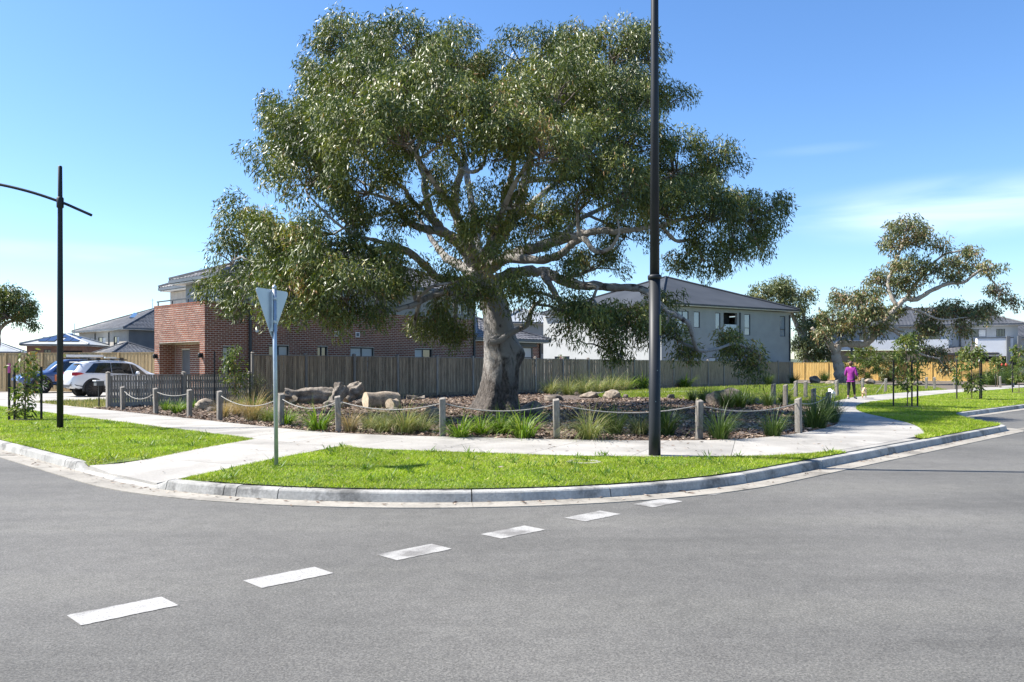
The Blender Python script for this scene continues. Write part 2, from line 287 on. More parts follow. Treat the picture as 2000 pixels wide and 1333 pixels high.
M = dict(
 asphalt=asphalt_mat(), paint=paint_mat(),
 concrete=mk('concrete_path', (.27,.255,.228), (.37,.35,.315), 1.1, .85, .15, 60, fine=(38,.10), detail=7, rand=.07, stain=(.55,.42,.78)),
 kerb=mk('kerb_concrete', (.27,.265,.245), (.40,.39,.36), 2.2, .85, .25, 70, fine=(30,.14), detail=7, rand=.09, stain=(1.3,.44,.45)),
 gutter=mk('gutter_concrete', (.24,.22,.185), (.32,.295,.25), 1.8, .85, .2, 60, fine=(34,.12), detail=7, rand=.05, stain=(1.1,.42,.6)),
 soil=mk('soil', (.09,.075,.055), (.16,.13,.10), 1.5, .95, .3, 20),
 terrain=mk('far_grass', (.06,.085,.03), (.12,.12,.05), .05, .95),
 turf=mk('turf', (.05,.085,.014), (.12,.17,.025), 2.2, .9, .5, 40, fine=(16,.35), detail=6),
 dryturf=mk('dry_turf', (.13,.13,.03), (.25,.2,.08), 1.6, .9, .5, 40, fine=(20,.3)),
 mulch=mk('mulch', (.06,.045,.035), (.16,.12,.092), 9, .95, .8, 30, fine=(34,.5), detail=7),
 chip=mk_tint('mulch_chip', [(0,(.045,.03,.022)), (.4,(.13,.085,.06)), (.75,(.25,.18,.13)), (1,(.42,.34,.27))], .9, 0, spec=.2),
 grass=mk_tint('lawn_blade', [(0,(.09,.15,.008)), (.35,(.22,.32,.014)), (.65,(.34,.43,.03)), (.9,(.46,.50,.08)), (1,(.52,.44,.2))], .5, .35, (1.2,1.35,.4), .35, vary=.22),
 backgrass=mk_tint('back_lawn_blade', [(0,(.12,.18,.014)), (.5,(.22,.29,.03)), (1,(.40,.38,.10))], .55, .3, (1.2,1.3,.4), .3, vary=.2),
 leaf=mk_tint('gum_leaf', [(0,(.035,.058,.016)), (.4,(.098,.130,.028)), (.72,(.19,.21,.044)), (.95,(.30,.285,.075)), (1,(.32,.18,.07))], .46, .17, (1.2,1.35,.35), .55),
 leaf2=mk_tint('red_gum_leaf', [(0,(.07,.09,.035)), (.4,(.125,.155,.055)), (.75,(.19,.20,.075)), (1,(.29,.17,.08))], .5, .2, (1.2,1.2,.5), .6),
 leaf3=mk_tint('far_gum_leaf', [(0,(.08,.105,.04)), (.6,(.15,.17,.065)), (1,(.24,.22,.09))], .5, .2, None, .4),
 sapleaf=mk_tint('sapling_leaf', [(0,(.06,.10,.02)), (.6,(.13,.17,.04)), (.9,(.24,.24,.08)), (1,(.30,.16,.06))], .5, .3, None, .4),
 tussock=mk_tint('pale_tussock', [(0,(.09,.14,.035)), (.5,(.21,.24,.085)), (.8,(.36,.32,.16)), (1,(.46,.38,.22))], .55, .3, (1.2,1.2,.6), .3),
 tan=mk_tint('tan_tussock', [(0,(.18,.17,.07)), (.5,(.38,.29,.14)), (1,(.55,.42,.24))], .6, .3, (1.2,1.1,.7), .3),
 strap=mk_tint('strappy_leaf', [(0,(.05,.11,.012)), (.5,(.12,.21,.02)), (1,(.28,.33,.06))], .5, .3, (1.2,1.3,.4), .3),
 darkstrap=mk_tint('dark_strap_leaf', [(0,(.03,.06,.015)), (.6,(.065,.11,.025)), (1,(.14,.18,.05))], .45, .25, None, .4),
 bark=bark_mat('gum_bark', (.36,.34,.315), (.15,.13,.115), (.05,.042,.036), 1.4),
 bark2=bark_mat('gum_bark_far', (.42,.37,.31), (.24,.19,.15), (.12,.09,.07), .4),
 twig=mk('twig_bark', (.10,.075,.06), (.19,.15,.125), 8, .85),
 stem=mk('stem_bark', (.14,.09,.06), (.24,.17,.12), 10, .85),
 log=mk('weathered_log', (.09,.075,.062), (.30,.26,.215), 3.0, .9, .8, 22, stretch=(1,1,1), detail=7, fine=(25,.3)),
 palelog=mk('pale_log', (.20,.165,.13), (.40,.33,.255), 3.5, .9, .6, 26, detail=7, fine=(22,.25)),
 cut=mk('cut_log_end', (.40,.31,.21), (.56,.46,.33), 8, .9, .3, 40),
 rock=mk('basalt_boulder', (.055,.048,.042), (.21,.17,.135), 3.2, .9, 1.0, 14, detail=9, fine=(22,.35), rand=.1),
 rock2=mk('sandy_boulder', (.13,.105,.08), (.40,.33,.25), 3.2, .9, 1.0, 14, detail=9, fine=(22,.3), rand=.12),
 paling=mk('weathered_paling', (.20,.15,.10), (.35,.27,.185), 3.5, .85, .35, 30, stretch=(6,6,.55), rand=.32, fine=(12,.2)),
 picket=mk('grey_picket', (.20,.18,.158), (.30,.272,.24), 3.5, .85, .3, 30, stretch=(6,6,.55), rand=.16, fine=(12,.18)),
 pine=mk('fresh_pine_paling', (.50,.31,.085), (.66,.44,.15), 3.0, .8, .25, 30, stretch=(5,5,.5), rand=.12, fine=(10,.12)),
 treated=mk('treated_pine_paling', (.34,.24,.115), (.46,.335,.175), 3.0, .8, .25, 30, stretch=(5,5,.5), rand=.14, fine=(10,.15)),
 bollard=mk('bollard_timber', (.16,.142,.122), (.27,.245,.21), 4.0, .85, .4, 40, stretch=(5,5,.6), rand=.14, fine=(16,.2)),
 stake=mk('dark_stake', (.018,.017,.016), (.04,.035,.032), 6, .8),
 rope=mk('rope', (.24,.228,.205), (.36,.345,.315), 30, .9, .4, 90),
 black=mk('black_paint', (.012,.014,.017), (.02,.022,.026), 1.5, .5, spec=.35),
 galv=mk('galvanised', (.36,.41,.45), (.47,.52,.56), 6, .42, metal=.55, spec=.5),
 alu=mk('sign_back', (.48,.55,.60), (.56,.62,.66), 2.5, .5, metal=.25),
 white=mk('white_paint', (.72,.73,.74), (.78,.79,.80), 1.0, .55),
 red=mk('red_paint', (.42,.02,.02), None, 3, .4), yellow=mk('yellow_sticker', (.34,.34,.10), None, 3, .5), pink=mk('pink_tip', (.75,.1,.35), None, 3, .5),
 brick=mk('brick', (.165,.050,.026), (.245,.082,.043), 1.3, .85, .25, 60, wpos=True, fine=(9,.22), detail=6),
 mortar=mk('mortar', (.46,.40,.34), (.56,.50,.43), 4, .9, .2, 60),
 browntile=mk('grey_roof_tile', (.10,.10,.105), (.17,.165,.17), 1.1, .55, .2, 30, fine=(6,.25)),
 darktile=mk('dark_roof_tile', (.062,.066,.074), (.10,.105,.115), .8, .6, .2, 20, fine=(6,.2)),
 metalroof=mk('grey_metal_roof', (.045,.051,.060), (.058,.065,.075), .4, .75, spec=.15),
 paleroof=mk('pale_metal_roof', (.30,.32,.33), (.40,.42,.43), .6, .5),
 render_grey=mk('grey_render', (.29,.30,.295), (.33,.34,.335), 1.0, .9, .15, 60),
 render_white=mk('white_render', (.33,.34,.335), (.37,.38,.375), .7, .9, .12, 60),
 render_beige=mk('beige_render', (.38,.35,.30), (.43,.40,.35), .8, .9, .1, 60),
 render_dark=mk('charcoal_and_shade_render', (.10,.11,.12), (.13,.14,.15), .8, .9),
 farbrick=mk('distant_brick', (.22,.12,.085), (.32,.18,.13), 2.5, .9, fine=(18,.3)),
 tanbrick=mk('tan_brick', (.42,.30,.19), (.52,.38,.25), 3, .9, fine=(20,.2)),
 trim=mk('charcoal_trim', (.035,.04,.047), (.05,.055,.062), 2, .5),
 fascia=mk('grey_fascia', (.085,.098,.115), (.11,.125,.145), 1, .5),
 glass=glass_mat('window_glass'), skyglass=glass_mat('sky_painted_glass', (.22,.27,.33), .08), darkglass=glass_mat('car_glass', (.008,.009,.011)),  # second glass: pale sky reflection painted into its base colour
 blind=mk('blind', (.55,.55,.53), (.63,.63,.6), .8, .7), solar=glass_mat('solar_panel', (.012,.02,.06), .12),
 dark=mk('near_black', (.012,.012,.013), (.02,.02,.02), 2, .8),  # near-black, also painted-in shade for the balcony recess and white house garage
 doorp=mk('door_paint', (.10,.10,.11), (.13,.13,.14), 2, .45),
 carwhite=mk('white_car_paint', (.66,.69,.74), (.68,.71,.76), 1, .25, coat=.8), carblue=mk('blue_car_paint', (.035,.075,.20), (.05,.10,.25), 1.2, .3, coat=.8),
 plastic=mk('black_plastic', (.018,.018,.02), (.03,.03,.032), 8, .6), tyre=mk('tyre', (.012,.012,.012), (.022,.022,.022), 9, .85),
 rim=mk('alloy_rim', (.45,.46,.48), (.55,.56,.58), 4, .3, metal=.9), rimdark=mk('dark_rim', (.04,.04,.045), (.06,.06,.065), 4, .4, metal=.7),
 lamp_red=mk('tail_lamp', (.35,.008,.012), (.45,.012,.016), 5, .15, coat=.6), chrome=mk('chrome', (.7,.7,.72), None, 3, .12, metal=1.0),
 orange=mk('graphic_orange', (.55,.14,.05), (.6,.2,.08), 3, .4),
 skin=mk('skin', (.55,.33,.24), (.62,.39,.29), 8, .55), purple=mk('purple_jersey', (.22,.014,.20), (.30,.025,.27), 9, .85, .3, 60), leggings=mk('black_leggings', (.012,.011,.014), (.02,.018,.022), 9, .8),
 hair=mk('auburn_hair', (.07,.03,.02), (.14,.06,.035), 40, .5, stretch=(1,1,.3)), shoe=mk('grey_shoe', (.10,.10,.11), (.5,.48,.45), 14, .7),
 fur_tan=mk('tan_fur', (.50,.30,.14), (.78,.62,.44), 7, .9, .5, 90), fur_white=mk('white_fur', (.70,.69,.66), (.82,.81,.79), 9, .9, .5, 90),
 hill=mk('hill_trees', (.05,.07,.045), (.12,.14,.10), .04, .95), flower=mk('red_flower', (.6,.06,.05), None, 5, .6),
)
M['leash'] = M['black']
# ------------------------------------------------------------------ street geometry: kerb line round the corner
S2 = math.sqrt(.5)
C0 = np.array([-1.07, 6.87]); U1 = np.array([-S2, S2]); U2 = np.array([S2, S2]); RC = 6.5
def kerb_line():
    pts = []
    for t in np.arange(70, RC, -.5): pts.append(C0+U1*t)
    cen = C0+np.array([0, RC*math.sqrt(2)])
    for a in np.linspace(math.radians(225), math.radians(315), 42): pts.append(cen+RC*np.array([math.cos(a), math.sin(a)]))
    for t in np.arange(RC+.3, 19.0, .4): pts.append(C0+U2*t)
    bay = crom([(18.9,0),(19.4,.03),(19.9,.28),(20.5,.8),(21.8,1.5),(23.4,2.2),(24.6,2.6),(25.6,2.7),(27,2.7)], 5)
    for t, s in bay: pts.append(C0+U2*t+U1*s)
    for t in np.arange(27.6, 80, .6): pts.append(C0+U2*t+U1*2.7)
    P_ = np.array(pts); L = np.r_[0, np.cumsum(np.hypot(*np.diff(P_, axis=0).T))]
    s = np.arange(0, L[-1], .2)
    return np.c_[np.interp(s, L, P_[:,0]), np.interp(s, L, P_[:,1])], s
K, KS = kerb_line()
_t = np.gradient(K, axis=0); _t /= np.linalg.norm(_t, axis=1)[:,None]
KN = np.c_[-_t[:,1], _t[:,0]]                     # inward (towards the land)
def kdist(x, y):
    x = np.asarray(x, float); y = np.asarray(y, float); sh = x.shape; x = x.ravel(); y = y.ravel(); out = np.empty(len(x))
    Q = K[::3]
    for i in range(0, len(x), 20000):
        d = np.hypot(x[i:i+20000,None]-Q[None,:,0], y[i:i+20000,None]-Q[None,:,1]); out[i:i+20000] = d.min(1)
    return out.reshape(sh)
RAMPQ = None
def G(x, y):
    d = kdist(x, y); z = .13+.015*np.minimum(np.maximum(d-.15, 0), 7)
    a, b = np.array([-5.45,11.6]), np.array([S2*.62+.0, .62])          # ramp axis: middle of the dropped kerb, towards the path
    b = np.array([.31,.95]); u = (x-a[0])*b[1]-(y-a[1])*b[0]; t = np.clip(1-(d-.1)/2.2, 0, 1)
    return z-.105*t*np.clip((1.45-np.abs(u))/.3, 0, 1)
def gz(x, y): return float(G(np.array([x]), np.array([y]))[0])
def ks(x, y): return float(KS[np.argmin(np.hypot(K[:,0]-x, K[:,1]-y))])
def koff(s0, s1, off, step=2):
    i0, i1 = np.searchsorted(KS, min(s0,s1)), np.searchsorted(KS, max(s0,s1))
    q = [tuple(K[i]+KN[i]*off) for i in range(i0, i1+1, step)]
    return q if s0 < s1 else q[::-1]
def in_poly(px, py, poly):
    poly = np.asarray(poly); c = np.zeros(len(px), bool); j = len(poly)-1
    for i in range(len(poly)):
        xi, yi = poly[i]; xj, yj = poly[j]
        if yi != yj: c ^= ((yi > py) != (yj > py)) & (px < (xj-xi)*(py-yi)/(yj-yi)+xi)
        j = i
    return c
def sheet(name, poly, dz, mat, sp=1.0, parent=None, bump=0.0, zf=None, skirt=0.0):
    poly = np.asarray(poly, float); lo, hi = poly.min(0), poly.max(0)
    gx, gy = np.meshgrid(np.arange(lo[0], hi[0], sp), np.arange(lo[1], hi[1], sp)); gx = gx.ravel()+.013; gy = gy.ravel()+.017
    k = in_poly(gx, gy, poly); pts = np.r_[poly, np.c_[gx[k], gy[k]]]
    n = len(poly); r = delaunay_2d_cdt([Vector(p) for p in pts], [(i, (i+1) % n) for i in range(n)], [], 1, 1e-5)
    V2 = np.array([tuple(v) for v in r[0]]); cen = V2[np.array(r[2])].mean(1); F = np.array(r[2])[in_poly(cen[:,0], cen[:,1], poly)]
    z = (zf(V2[:,0], V2[:,1]) if zf else G(V2[:,0], V2[:,1]))+dz
    if bump: z = z+bump*(np.sin(V2[:,0]*1.7+V2[:,1]*.6)+np.sin(V2[:,1]*2.1-V2[:,0]*.9))*.5
    F = F[:, ::1]; a = V2[F]; cr = (a[:,1,0]-a[:,0,0])*(a[:,2,1]-a[:,0,1])-(a[:,1,1]-a[:,0,1])*(a[:,2,0]-a[:,0,0])
    F[cr < 0] = F[cr < 0][:, ::-1]
    return link(name, npmesh(name, np.c_[V2, z], F), mat, parent, True)

# ground out to the horizon, road, hills
g_o = MB().add([(-2500,-400,-.06),(2500,-400,-.06),(2500,4000,-.06),(-2500,4000,-.06)],[(0,1,2,3)]).build('ground', M['terrain']); tag(g_o, kind='structure')
road = MB().add([(-80,-25,0),(80,-25,0),(80,110,0),(-80,110,0)],[(0,1,2,3)]).build('road', M['asphalt']); tag(road, 'grey asphalt road junction in front of the corner', kind='structure')
land = sheet('land', koff(2, KS[-1]-2, .14)+[(120,140),(300,500),(-400,500),(-120,120)], -.12, M['soil'], 6.0); tag(land, kind='structure')
def hills():
    V, Fc = [], []; n = 90
    for i in range(n):
        a = math.radians(120-60*i/(n-1)-0); x = math.cos(a)*1500*1.6; y = 1300
        h = 34+20*math.sin(i*.21+1)+9*math.sin(i*.9)+5*math.sin(i*2.3); h = max(h, 8)*(1 if x < -300 else .35)
        V += [(x, y, -5), (x, y+60, h), (x, y+400, -5)]
    for i in range(n-1):
        a = 3*i; Fc += [(a, a+3, a+4, a+1), (a+1, a+4, a+5, a+2)]
    o = MB().add(V, Fc).build('hills', M['hill'], smooth=True); tag(o, kind='structure')
hills()

# kerb and gutter in cast lengths
kerb = empty('kerb', (0,0,0), kind='structure')
RAMP0, RAMP1 = ks(-6.45, 12.55), ks(-4.65, 10.85)
def drop(s):
    e = .35
    if RAMP0 <= s <= RAMP1: return .16
    if RAMP0-e < s < RAMP0: return .16+.84*(RAMP0-s)/e
    if RAMP1 < s < RAMP1+e: return .16+.84*(s-RAMP1)/e
    return 1.0
JOINTS = [6]
_s = ks(-13, 18.8)
JOINTS = list(np.arange(_s-36, RAMP0-.8, 2.45))+[RAMP0-.37, RAMP0+1.3, RAMP1+.36]
for x in (ks(-3.62,10.25), ks(-3.3,10.1), ks(-2.75,9.85), ks(-.43,9.6)): JOINTS.append(x)
JOINTS += list(np.arange(JOINTS[-1]+1.75, KS[-1]-30, 2.4))
def sweep(name, s0, s1, prof, mat, dropf=True, wob=0.0):
    ss = np.r_[s0, KS[(KS > s0+.05) & (KS < s1-.05)], s1]
    if ss[-1]-ss[0] > 6: ss = ss[::2]
    V, Fc = [], []; m = len(prof)
    for s in ss:
        c = np.array([np.interp(s, KS, K[:,0]), np.interp(s, KS, K[:,1])]); n_ = np.array([np.interp(s, KS, KN[:,0]), np.interp(s, KS, KN[:,1])])
        d = drop(s) if dropf else 1
        for o_, z in prof: p = c+n_*o_; V.append((p[0], p[1], z*d if z > 0 else z))
    for i in range(len(ss)-1):
        for j in range(m-1): a = i*m+j; Fc.append((a, a+m, a+m+1, a+1))
    Fc.append(tuple(range(m))); Fc.append(tuple((len(ss)-1)*m+j for j in reversed(range(m))))
    return MB().add(V, Fc).build(name, mat, kerb)
for a, b in zip(JOINTS[:-1], JOINTS[1:]):
    zz = rnd.uniform(-.003, .003)
    sweep('kerb_segment', a+.007, b-.007, [(.0,-.03),(.004,.012),(.03,.108+zz),(.042,.124+zz),(.062,.131+zz),(.16,.138+zz),(.16,-.03)], M['kerb'])
    sweep('gutter_segment', a+.002, b-.002, [(-.36,-.02),(-.36,.010),(-.05,.006),(.008,.009),(.008,-.02)], M['gutter'], False)
# concrete edge strip running on past the parking bay
for t in np.arange(20.2, 60, 4):
    q = [C0+U2*t+U1*0, C0+U2*(t+3.98)+U1*0, C0+U2*(t+3.98)-U1*.34, C0+U2*t-U1*.34]
    MB().add([(p[0],p[1],.008) for p in q]+[(p[0],p[1],-.02) for p in q],[(3,2,1,0),(0,1,5,4),(1,2,6,5),(2,3,7,6),(3,0,4,7)]).build('gutter_segment', M['gutter'], kerb)

# give-way line: seven painted dashes
def g2(px, py, h=CAM_H):
    Y = F_PX*h/(py-HY); return np.array([(px-CX)/F_PX*Y, Y])
d0 = g2(130, 1203); d1 = g2(1236, 986); dd = (d1-d0)/5.0; dn = np.array([dd[1], -dd[0]])/np.hypot(*dd)
for i in range(-2, 7):
    a = d0+dd*i; b = a+dd*.5
    q = [a, a+dn*.29, b+dn*.29, b]
    V = []; nn = 14
    for j in range(nn+1):
        t = j/nn; e0 = rnd.uniform(-.006,.006); e1 = rnd.uniform(-.006,.006)
        p = a+(b-a)*t+dn*e0; V.append((p[0],p[1],.004)); p = a+(b-a)*t+dn*(.29+e1); V.append((p[0],p[1],.004))
    MB().add(V, [(2*j,2*j+1,2*j+3,2*j+2) for j in range(nn)]).build('painted_dash', M['paint'], road)

# ------------------------------------------------------------------ footpaths as cast slabs
def st1(t, s): p = C0+U1*t+U2*s; return (p[0], p[1])
far_e = [st1(70,5.2), st1(40,5.2), st1(24,5.2), st1(15.5,5.2), (-4.6,17.75), (-3.0,16.62), (-1.4,15.95), (.5,15.6), (2.4,15.5), (4.2,15.85), (5.7,16.95), (7.0,18.5), (8.1,20.2), (8.9,22.2), (9.7,24.6), (10.6,27.2), (11.6,29.6), (13.2,33.0), (16.4,38.0), (22.4,45.2), (30,53), (46,70)]
near_e = [st1(70,3.55), st1(40,3.55), st1(24,3.55), st1(15.5,3.55), (-5.1,16.0), (-3.9,14.9), (-2.4,13.9), (-.6,13.3), (1.2,12.95), (3.3,13.05), (5.3,13.85), (8.45,16.95), (9.4,18.5), (10.15,20.6), (10.6,23.0), (11.1,25.6), (12.0,28.2), (13.9,31.9), (17.6,36.5), (23.6,43.6), (31.3,51.6), (47.3,68.5)]
path = empty('footpath', (0,0,0), kind='structure')
FE, NE = crom(far_e, 12), crom(near_e, 12)
_L = np.r_[0, np.cumsum(np.hypot(*np.diff((FE+NE)/2, axis=0).T))]
def edge_at(E, s): return np.array([np.interp(s, _L, E[:,0]), np.interp(s, _L, E[:,1])])
def slab(name, A, B, n=4, dz=.028, parent=path, mat=None):
    """A, B: matching lists of near/far edge points"""
    V, Fc = [], []; m = 4
    for a, b in zip(A, B):
        for j in range(m): p = a+(b-a)*j/(m-1); V.append([p[0], p[1], 0])
    V = np.array(V); V[:,2] = G(V[:,0], V[:,1])+dz; nA = len(A)
    Fc = [(i*m+j, i*m+j+1, (i+1)*m+j+1, (i+1)*m+j) for i in range(nA-1) for j in range(m-1)]
    rim = [i for i in range(m)]+[i*m+m-1 for i in range(1,nA)]+[(nA-1)*m+j for j in reversed(range(m-1))]+[i*m for i in reversed(range(1,nA-1))]
    k = len(V); W = V[rim].copy(); W[:,2] -= .15
    Fc += [(rim[i], rim[(i+1) % len(rim)], k+(i+1) % len(rim), k+i) for i in range(len(rim))]
    return MB().add(np.r_[V, W], Fc).build(name, mat or M['concrete'], parent)
s = 20.0
_end = _L[-1]-10
while s < _end:
    e = s+rnd.choice([1.55, 1.6, 1.65]) if s < 120 else s+3
    q = np.linspace(s+.005, e-.005, 4)
    slab('slab', [edge_at(NE, t) for t in q], [edge_at(FE, t) for t in q])
    s = e
# ramp from the footpath down to the dropped kerb; and the apron at the right-hand crossing
rl = [np.array(p) for p in ((-5.05,16.0), (-5.45,14.6), (-5.95,13.35), koff(RAMP0, RAMP0+1, .10)[0])]; rr = [np.array(p) for p in ((-3.05,14.55), (-3.45,13.3), (-4.0,12.1), koff(RAMP1, RAMP1+1, .10)[0])]
for i in range(3):
    f = lambda a, b, t: a+(b-a)*t
    A = [f(rl[i], rl[i+1], t) for t in (.005,.5,.995)]; B = [f(rr[i], rr[i+1], t) for t in (.005,.5,.995)]
    slab('ramp_slab', A, B, dz=.024)
ap_k = [np.array(p) for p in koff(ks(5.9,13.85), ks(8.6,16.6), .17, 3)]
ap_f = [edge_at(NE, _L[np.argmin(np.hypot(NE[:,0]-p[0], NE[:,1]-p[1]))]) for p in ap_k]
slab('apron_slab', ap_k, ap_f, dz=.024)
# driveway slab and a side path behind the lawn
dv = [np.array(st1(t, 5.25)) for t in (31,34,37,40,43,46)]; df = [np.array(st1(t, 17)) for t in (31,34,37,40,43,46)]
drive = slab('driveway', dv, df, dz=.02, parent=None); tag(drive, kind='structure')
sp_ = [np.array(p) for p in ((4.5,43.5), (8.0,44.2), (11.5,46.0))]; sp2 = [np.array(p) for p in ((4.0,45.5), (7.5,46.3), (10.8,47.8))]
tag(slab('side_path', sp_, sp2, dz=.03, parent=None), kind='structure')

# ------------------------------------------------------------------ lawns and garden bed
def near_pts(s0, s1, off=0.0, step=.6):
    q = np.arange(min(s0,s1), max(s0,s1), step); r = [tuple(edge_at(NE, t)) for t in q]
    return r if s0 < s1 else r[::-1]
def far_pts(s0, s1, step=.6):
    q = np.arange(min(s0,s1), max(s0,s1), step); r = [tuple(edge_at(FE, t)) for t in q]
    return r if s0 < s1 else r[::-1]
def ns(x, y): return float(_L[np.argmin(np.hypot(NE[:,0]-x, NE[:,1]-y))])
def fs(x, y): return float(_L[np.argmin(np.hypot(FE[:,0]-x, FE[:,1]-y))])
isl = [(-4.42,11.05), (-3.95,12.1), (-3.4,13.3), (-3.0,14.5)]+near_pts(ns(-2.6,14.2), ns(5.9,14.6))+koff(ks(6.0,13.9), ks(-4.4,10.75), .15, 3)
left = koff(ks(-29,35), ks(-6.7,12.6), .15, 3)+[koff(RAMP0-.05, RAMP0+1, .10)[0], (-5.88,13.35), (-5.38,14.6), (-5.05,15.85)]+near_pts(ns(-5.3,16.2), ns(-29,38.5), step=1.2)
right = koff(ks(8.55,16.55), ks(40,52), .15, 3)+near_pts(ns(43.5,64), ns(8.3,17), step=.6)
back = [(3.6,37.2),(6.4,36.6),(9.0,31.5),(10.4,29.2)]+far_pts(fs(11.6,29.8), fs(26.5,49.5))+[(30,58),(27.5,70),(20,64),(13,56),(7,48.5),(4.6,42)]
dry = [st1(24.6,5.25), st1(31,5.25), st1(31,9), st1(24.6,9)]
bed = far_pts(fs(*st1(24.4,5.2)), fs(12.2,31))+[(14,38),(31,60),(29,74),(24.5,71),(-10.3,31.9),(-13.9,28.0)]
bed_o = sheet('garden_bed', bed, .010, M['mulch'], .8, bump=.012); tag(bed_o, kind='structure')
LAWN = {}
for nm, poly, mt, dz in (('corner_lawn', isl, 'turf', .018), ('verge_lawn', left, 'turf', .018), ('roadside_lawn', right, 'turf', .018), ('back_lawn', back, 'turf', .022), ('dry_lawn', dry, 'dryturf', .016)):
    o = sheet(nm, poly, dz, M[mt], .5 if nm == 'corner_lawn' else 1.0); tag(o, kind='structure'); LAWN[nm] = poly

def scatter(poly, n, rg, wfun=None):
    poly = np.asarray(poly); lo, hi = poly.min(0), poly.max(0); X = []
    tot = 0
    while tot < n:
        p = rg.uniform(lo, hi, (max(n, 4000), 2)); k = in_poly(p[:,0], p[:,1], poly); p = p[k]
        p = p[np.abs(p[:,0]) < .66*p[:,1]+1.5]
        if wfun is not None: p = p[rg.random(len(p)) < wfun(p[:,0], p[:,1])]
        X.append(p); tot += len(p)
    return np.concatenate(X)[:n]
def blades(name, poly, n, h, w, mat, seed, label, dz=.015, wfun=None, lean=.5):
    rg = np.random.default_rng(seed); p = scatter(poly, n, rg, wfun); z = G(p[:,0], p[:,1])+dz
    cl = np.sin(p[:,0]*2.3+1.3*np.sin(p[:,1]*1.9))*np.sin(p[:,1]*2.7+np.sin(p[:,0]*1.4))
    H = h*rg.uniform(.4, 1.2, n)*(1+.3*cl); a = rg.uniform(0, 2*np.pi, n); W = w*rg.uniform(.7, 1.3, n)
    d = np.c_[np.cos(a), np.sin(a)]*W[:,None]*.5; la = rg.uniform(0, 2*np.pi, n); ln = (H*lean*rg.random(n))[:,None]*np.c_[np.cos(la), np.sin(la)]
    V = np.empty((n,3,3)); V[:,0,:2] = p-d; V[:,1,:2] = p+d; V[:,2,:2] = p+ln; V[:,0,2] = V[:,1,2] = z; V[:,2,2] = z+H
    t = np.clip(rg.normal(.45, .27, n)+.10*cl+.30*np.clip(np.sin(p[:,0]*.83+2.1*np.sin(p[:,1]*.7))+np.sin(p[:,1]*1.13+1.7*np.sin(p[:,0]*.51))-1.05, 0, 1), 0, 1); t[rg.random(n) < .03] = 1
    me = npmesh(name, V.reshape(-1,3), np.arange(3*n).reshape(-1,3), np.repeat(t, 3))
    return tag(link(name, me, mat), label, 'grass', kind='stuff')
nearw = lambda d0, pw=2.0: (lambda x, y: np.minimum(1, (d0/np.maximum(y, .1))**pw))
blades('lawn_grass', isl, 80000, .037, .012, M['grass'], 1, 'bright green mown grass on the corner between kerb and footpath', lean=2.2)
blades('lawn_grass', left, 105000, .042, .014, M['grass'], 2, 'bright green verge grass around the left lamp post', wfun=nearw(14), lean=2.0)
blades('lawn_grass', right, 100000, .052, .017, M['grass'], 3, 'green roadside grass under the staked saplings at right', wfun=nearw(17), lean=2.0)
blades('lawn_grass', back, 60000, .10, .028, M['backgrass'], 4, 'sunny lawn behind the mulch bed in front of the tall fence', wfun=nearw(30))
blades('lawn_grass', dry, 5000, .10, .022, M['tussock'], 5, 'thin yellowing grass beside the picket fence end')
def chips():
    rg = np.random.default_rng(21); n = 52000
    p = scatter(bed, n, rg, lambda x, y: np.minimum(1, (17/np.maximum(y, 1))**1.6)*np.where((y > 37+.9*(x-6)) & (x > 2), .12, 1))
    z = G(p[:,0], p[:,1])+.018+rg.random(n)*.03; a = rg.uniform(0, 2*np.pi, n); L = rg.uniform(.025, .085, n)*(1+p[:,1]/60); W = L*rg.uniform(.2, .55, n)
    u = np.c_[np.cos(a), np.sin(a), rg.normal(0, .3, n)]*L[:,None]*.5; v = np.c_[-np.sin(a), np.cos(a), rg.normal(0, .45, n)]*W[:,None]*.5
    c = np.c_[p, z]; V = np.stack([c-u-v, c+u-v*.7, c+u*.9+v, c-u+v*.8], 1)
    me = npmesh('mulch_chips', V.reshape(-1,3), np.arange(4*n).reshape(-1,4), np.repeat(rg.random(n), 4))
    tag(link('mulch_chips', me, M['chip']), 'loose bark mulch chips covering the garden bed under the gum tree', 'mulch', kind='stuff')
chips()
def litter():
    rg = np.random.default_rng(77); X = []
    for c, sx, sy, n in (((-1,13.6),6,1.2,260), ((-3,19.5),3.0,2.0,160), ((5,14.3),2.5,1.0,120), ((9.5,19),1.0,2.5,80)): X.append(rg.normal(0, 1, (n,2))*np.array([sx,sy])+np.array(c))
    i = rg.integers(ks(-13,18.8)/.2, ks(12,20.5)/.2, 420); g_ = K[i]-KN[i]*np.abs(rg.normal(0.02, .13, 420))[:,None]
    p = np.concatenate(X); k = kdist(p[:,0], p[:,1]) > .2; s1 = (p[:,0]+p[:,1]-5.8)*S2; s2 = (p[:,1]-p[:,0]-7.94)*S2; k &= (s1 > .3) & (s2 > .3); p = p[k]
    z = np.r_[G(p[:,0], p[:,1])+.045, np.full(len(g_), .018)]; p = np.r_[p, g_]; n = len(p)
    a = rg.uniform(0, 6.28, n); L = rg.uniform(.04, .11, n); W = L*rg.uniform(.15, .3, n); u = np.c_[np.cos(a), np.sin(a), rg.normal(0,.12,n)]*L[:,None]*.5; v = np.c_[-np.sin(a), np.cos(a), rg.normal(0,.3,n)]*W[:,None]*.5; c = np.c_[p, z]
    V = np.stack([c-u, c+v, c+u, c-v], 1); me = npmesh('leaf_litter', V.reshape(-1,3), np.arange(4*n).reshape(-1,4), np.repeat(rg.random(n), 4))
    tag(link('leaf_litter', me, M['chip']), 'dry fallen gum leaves scattered on path, lawn and gutter', 'leaves', kind='stuff')
litter()
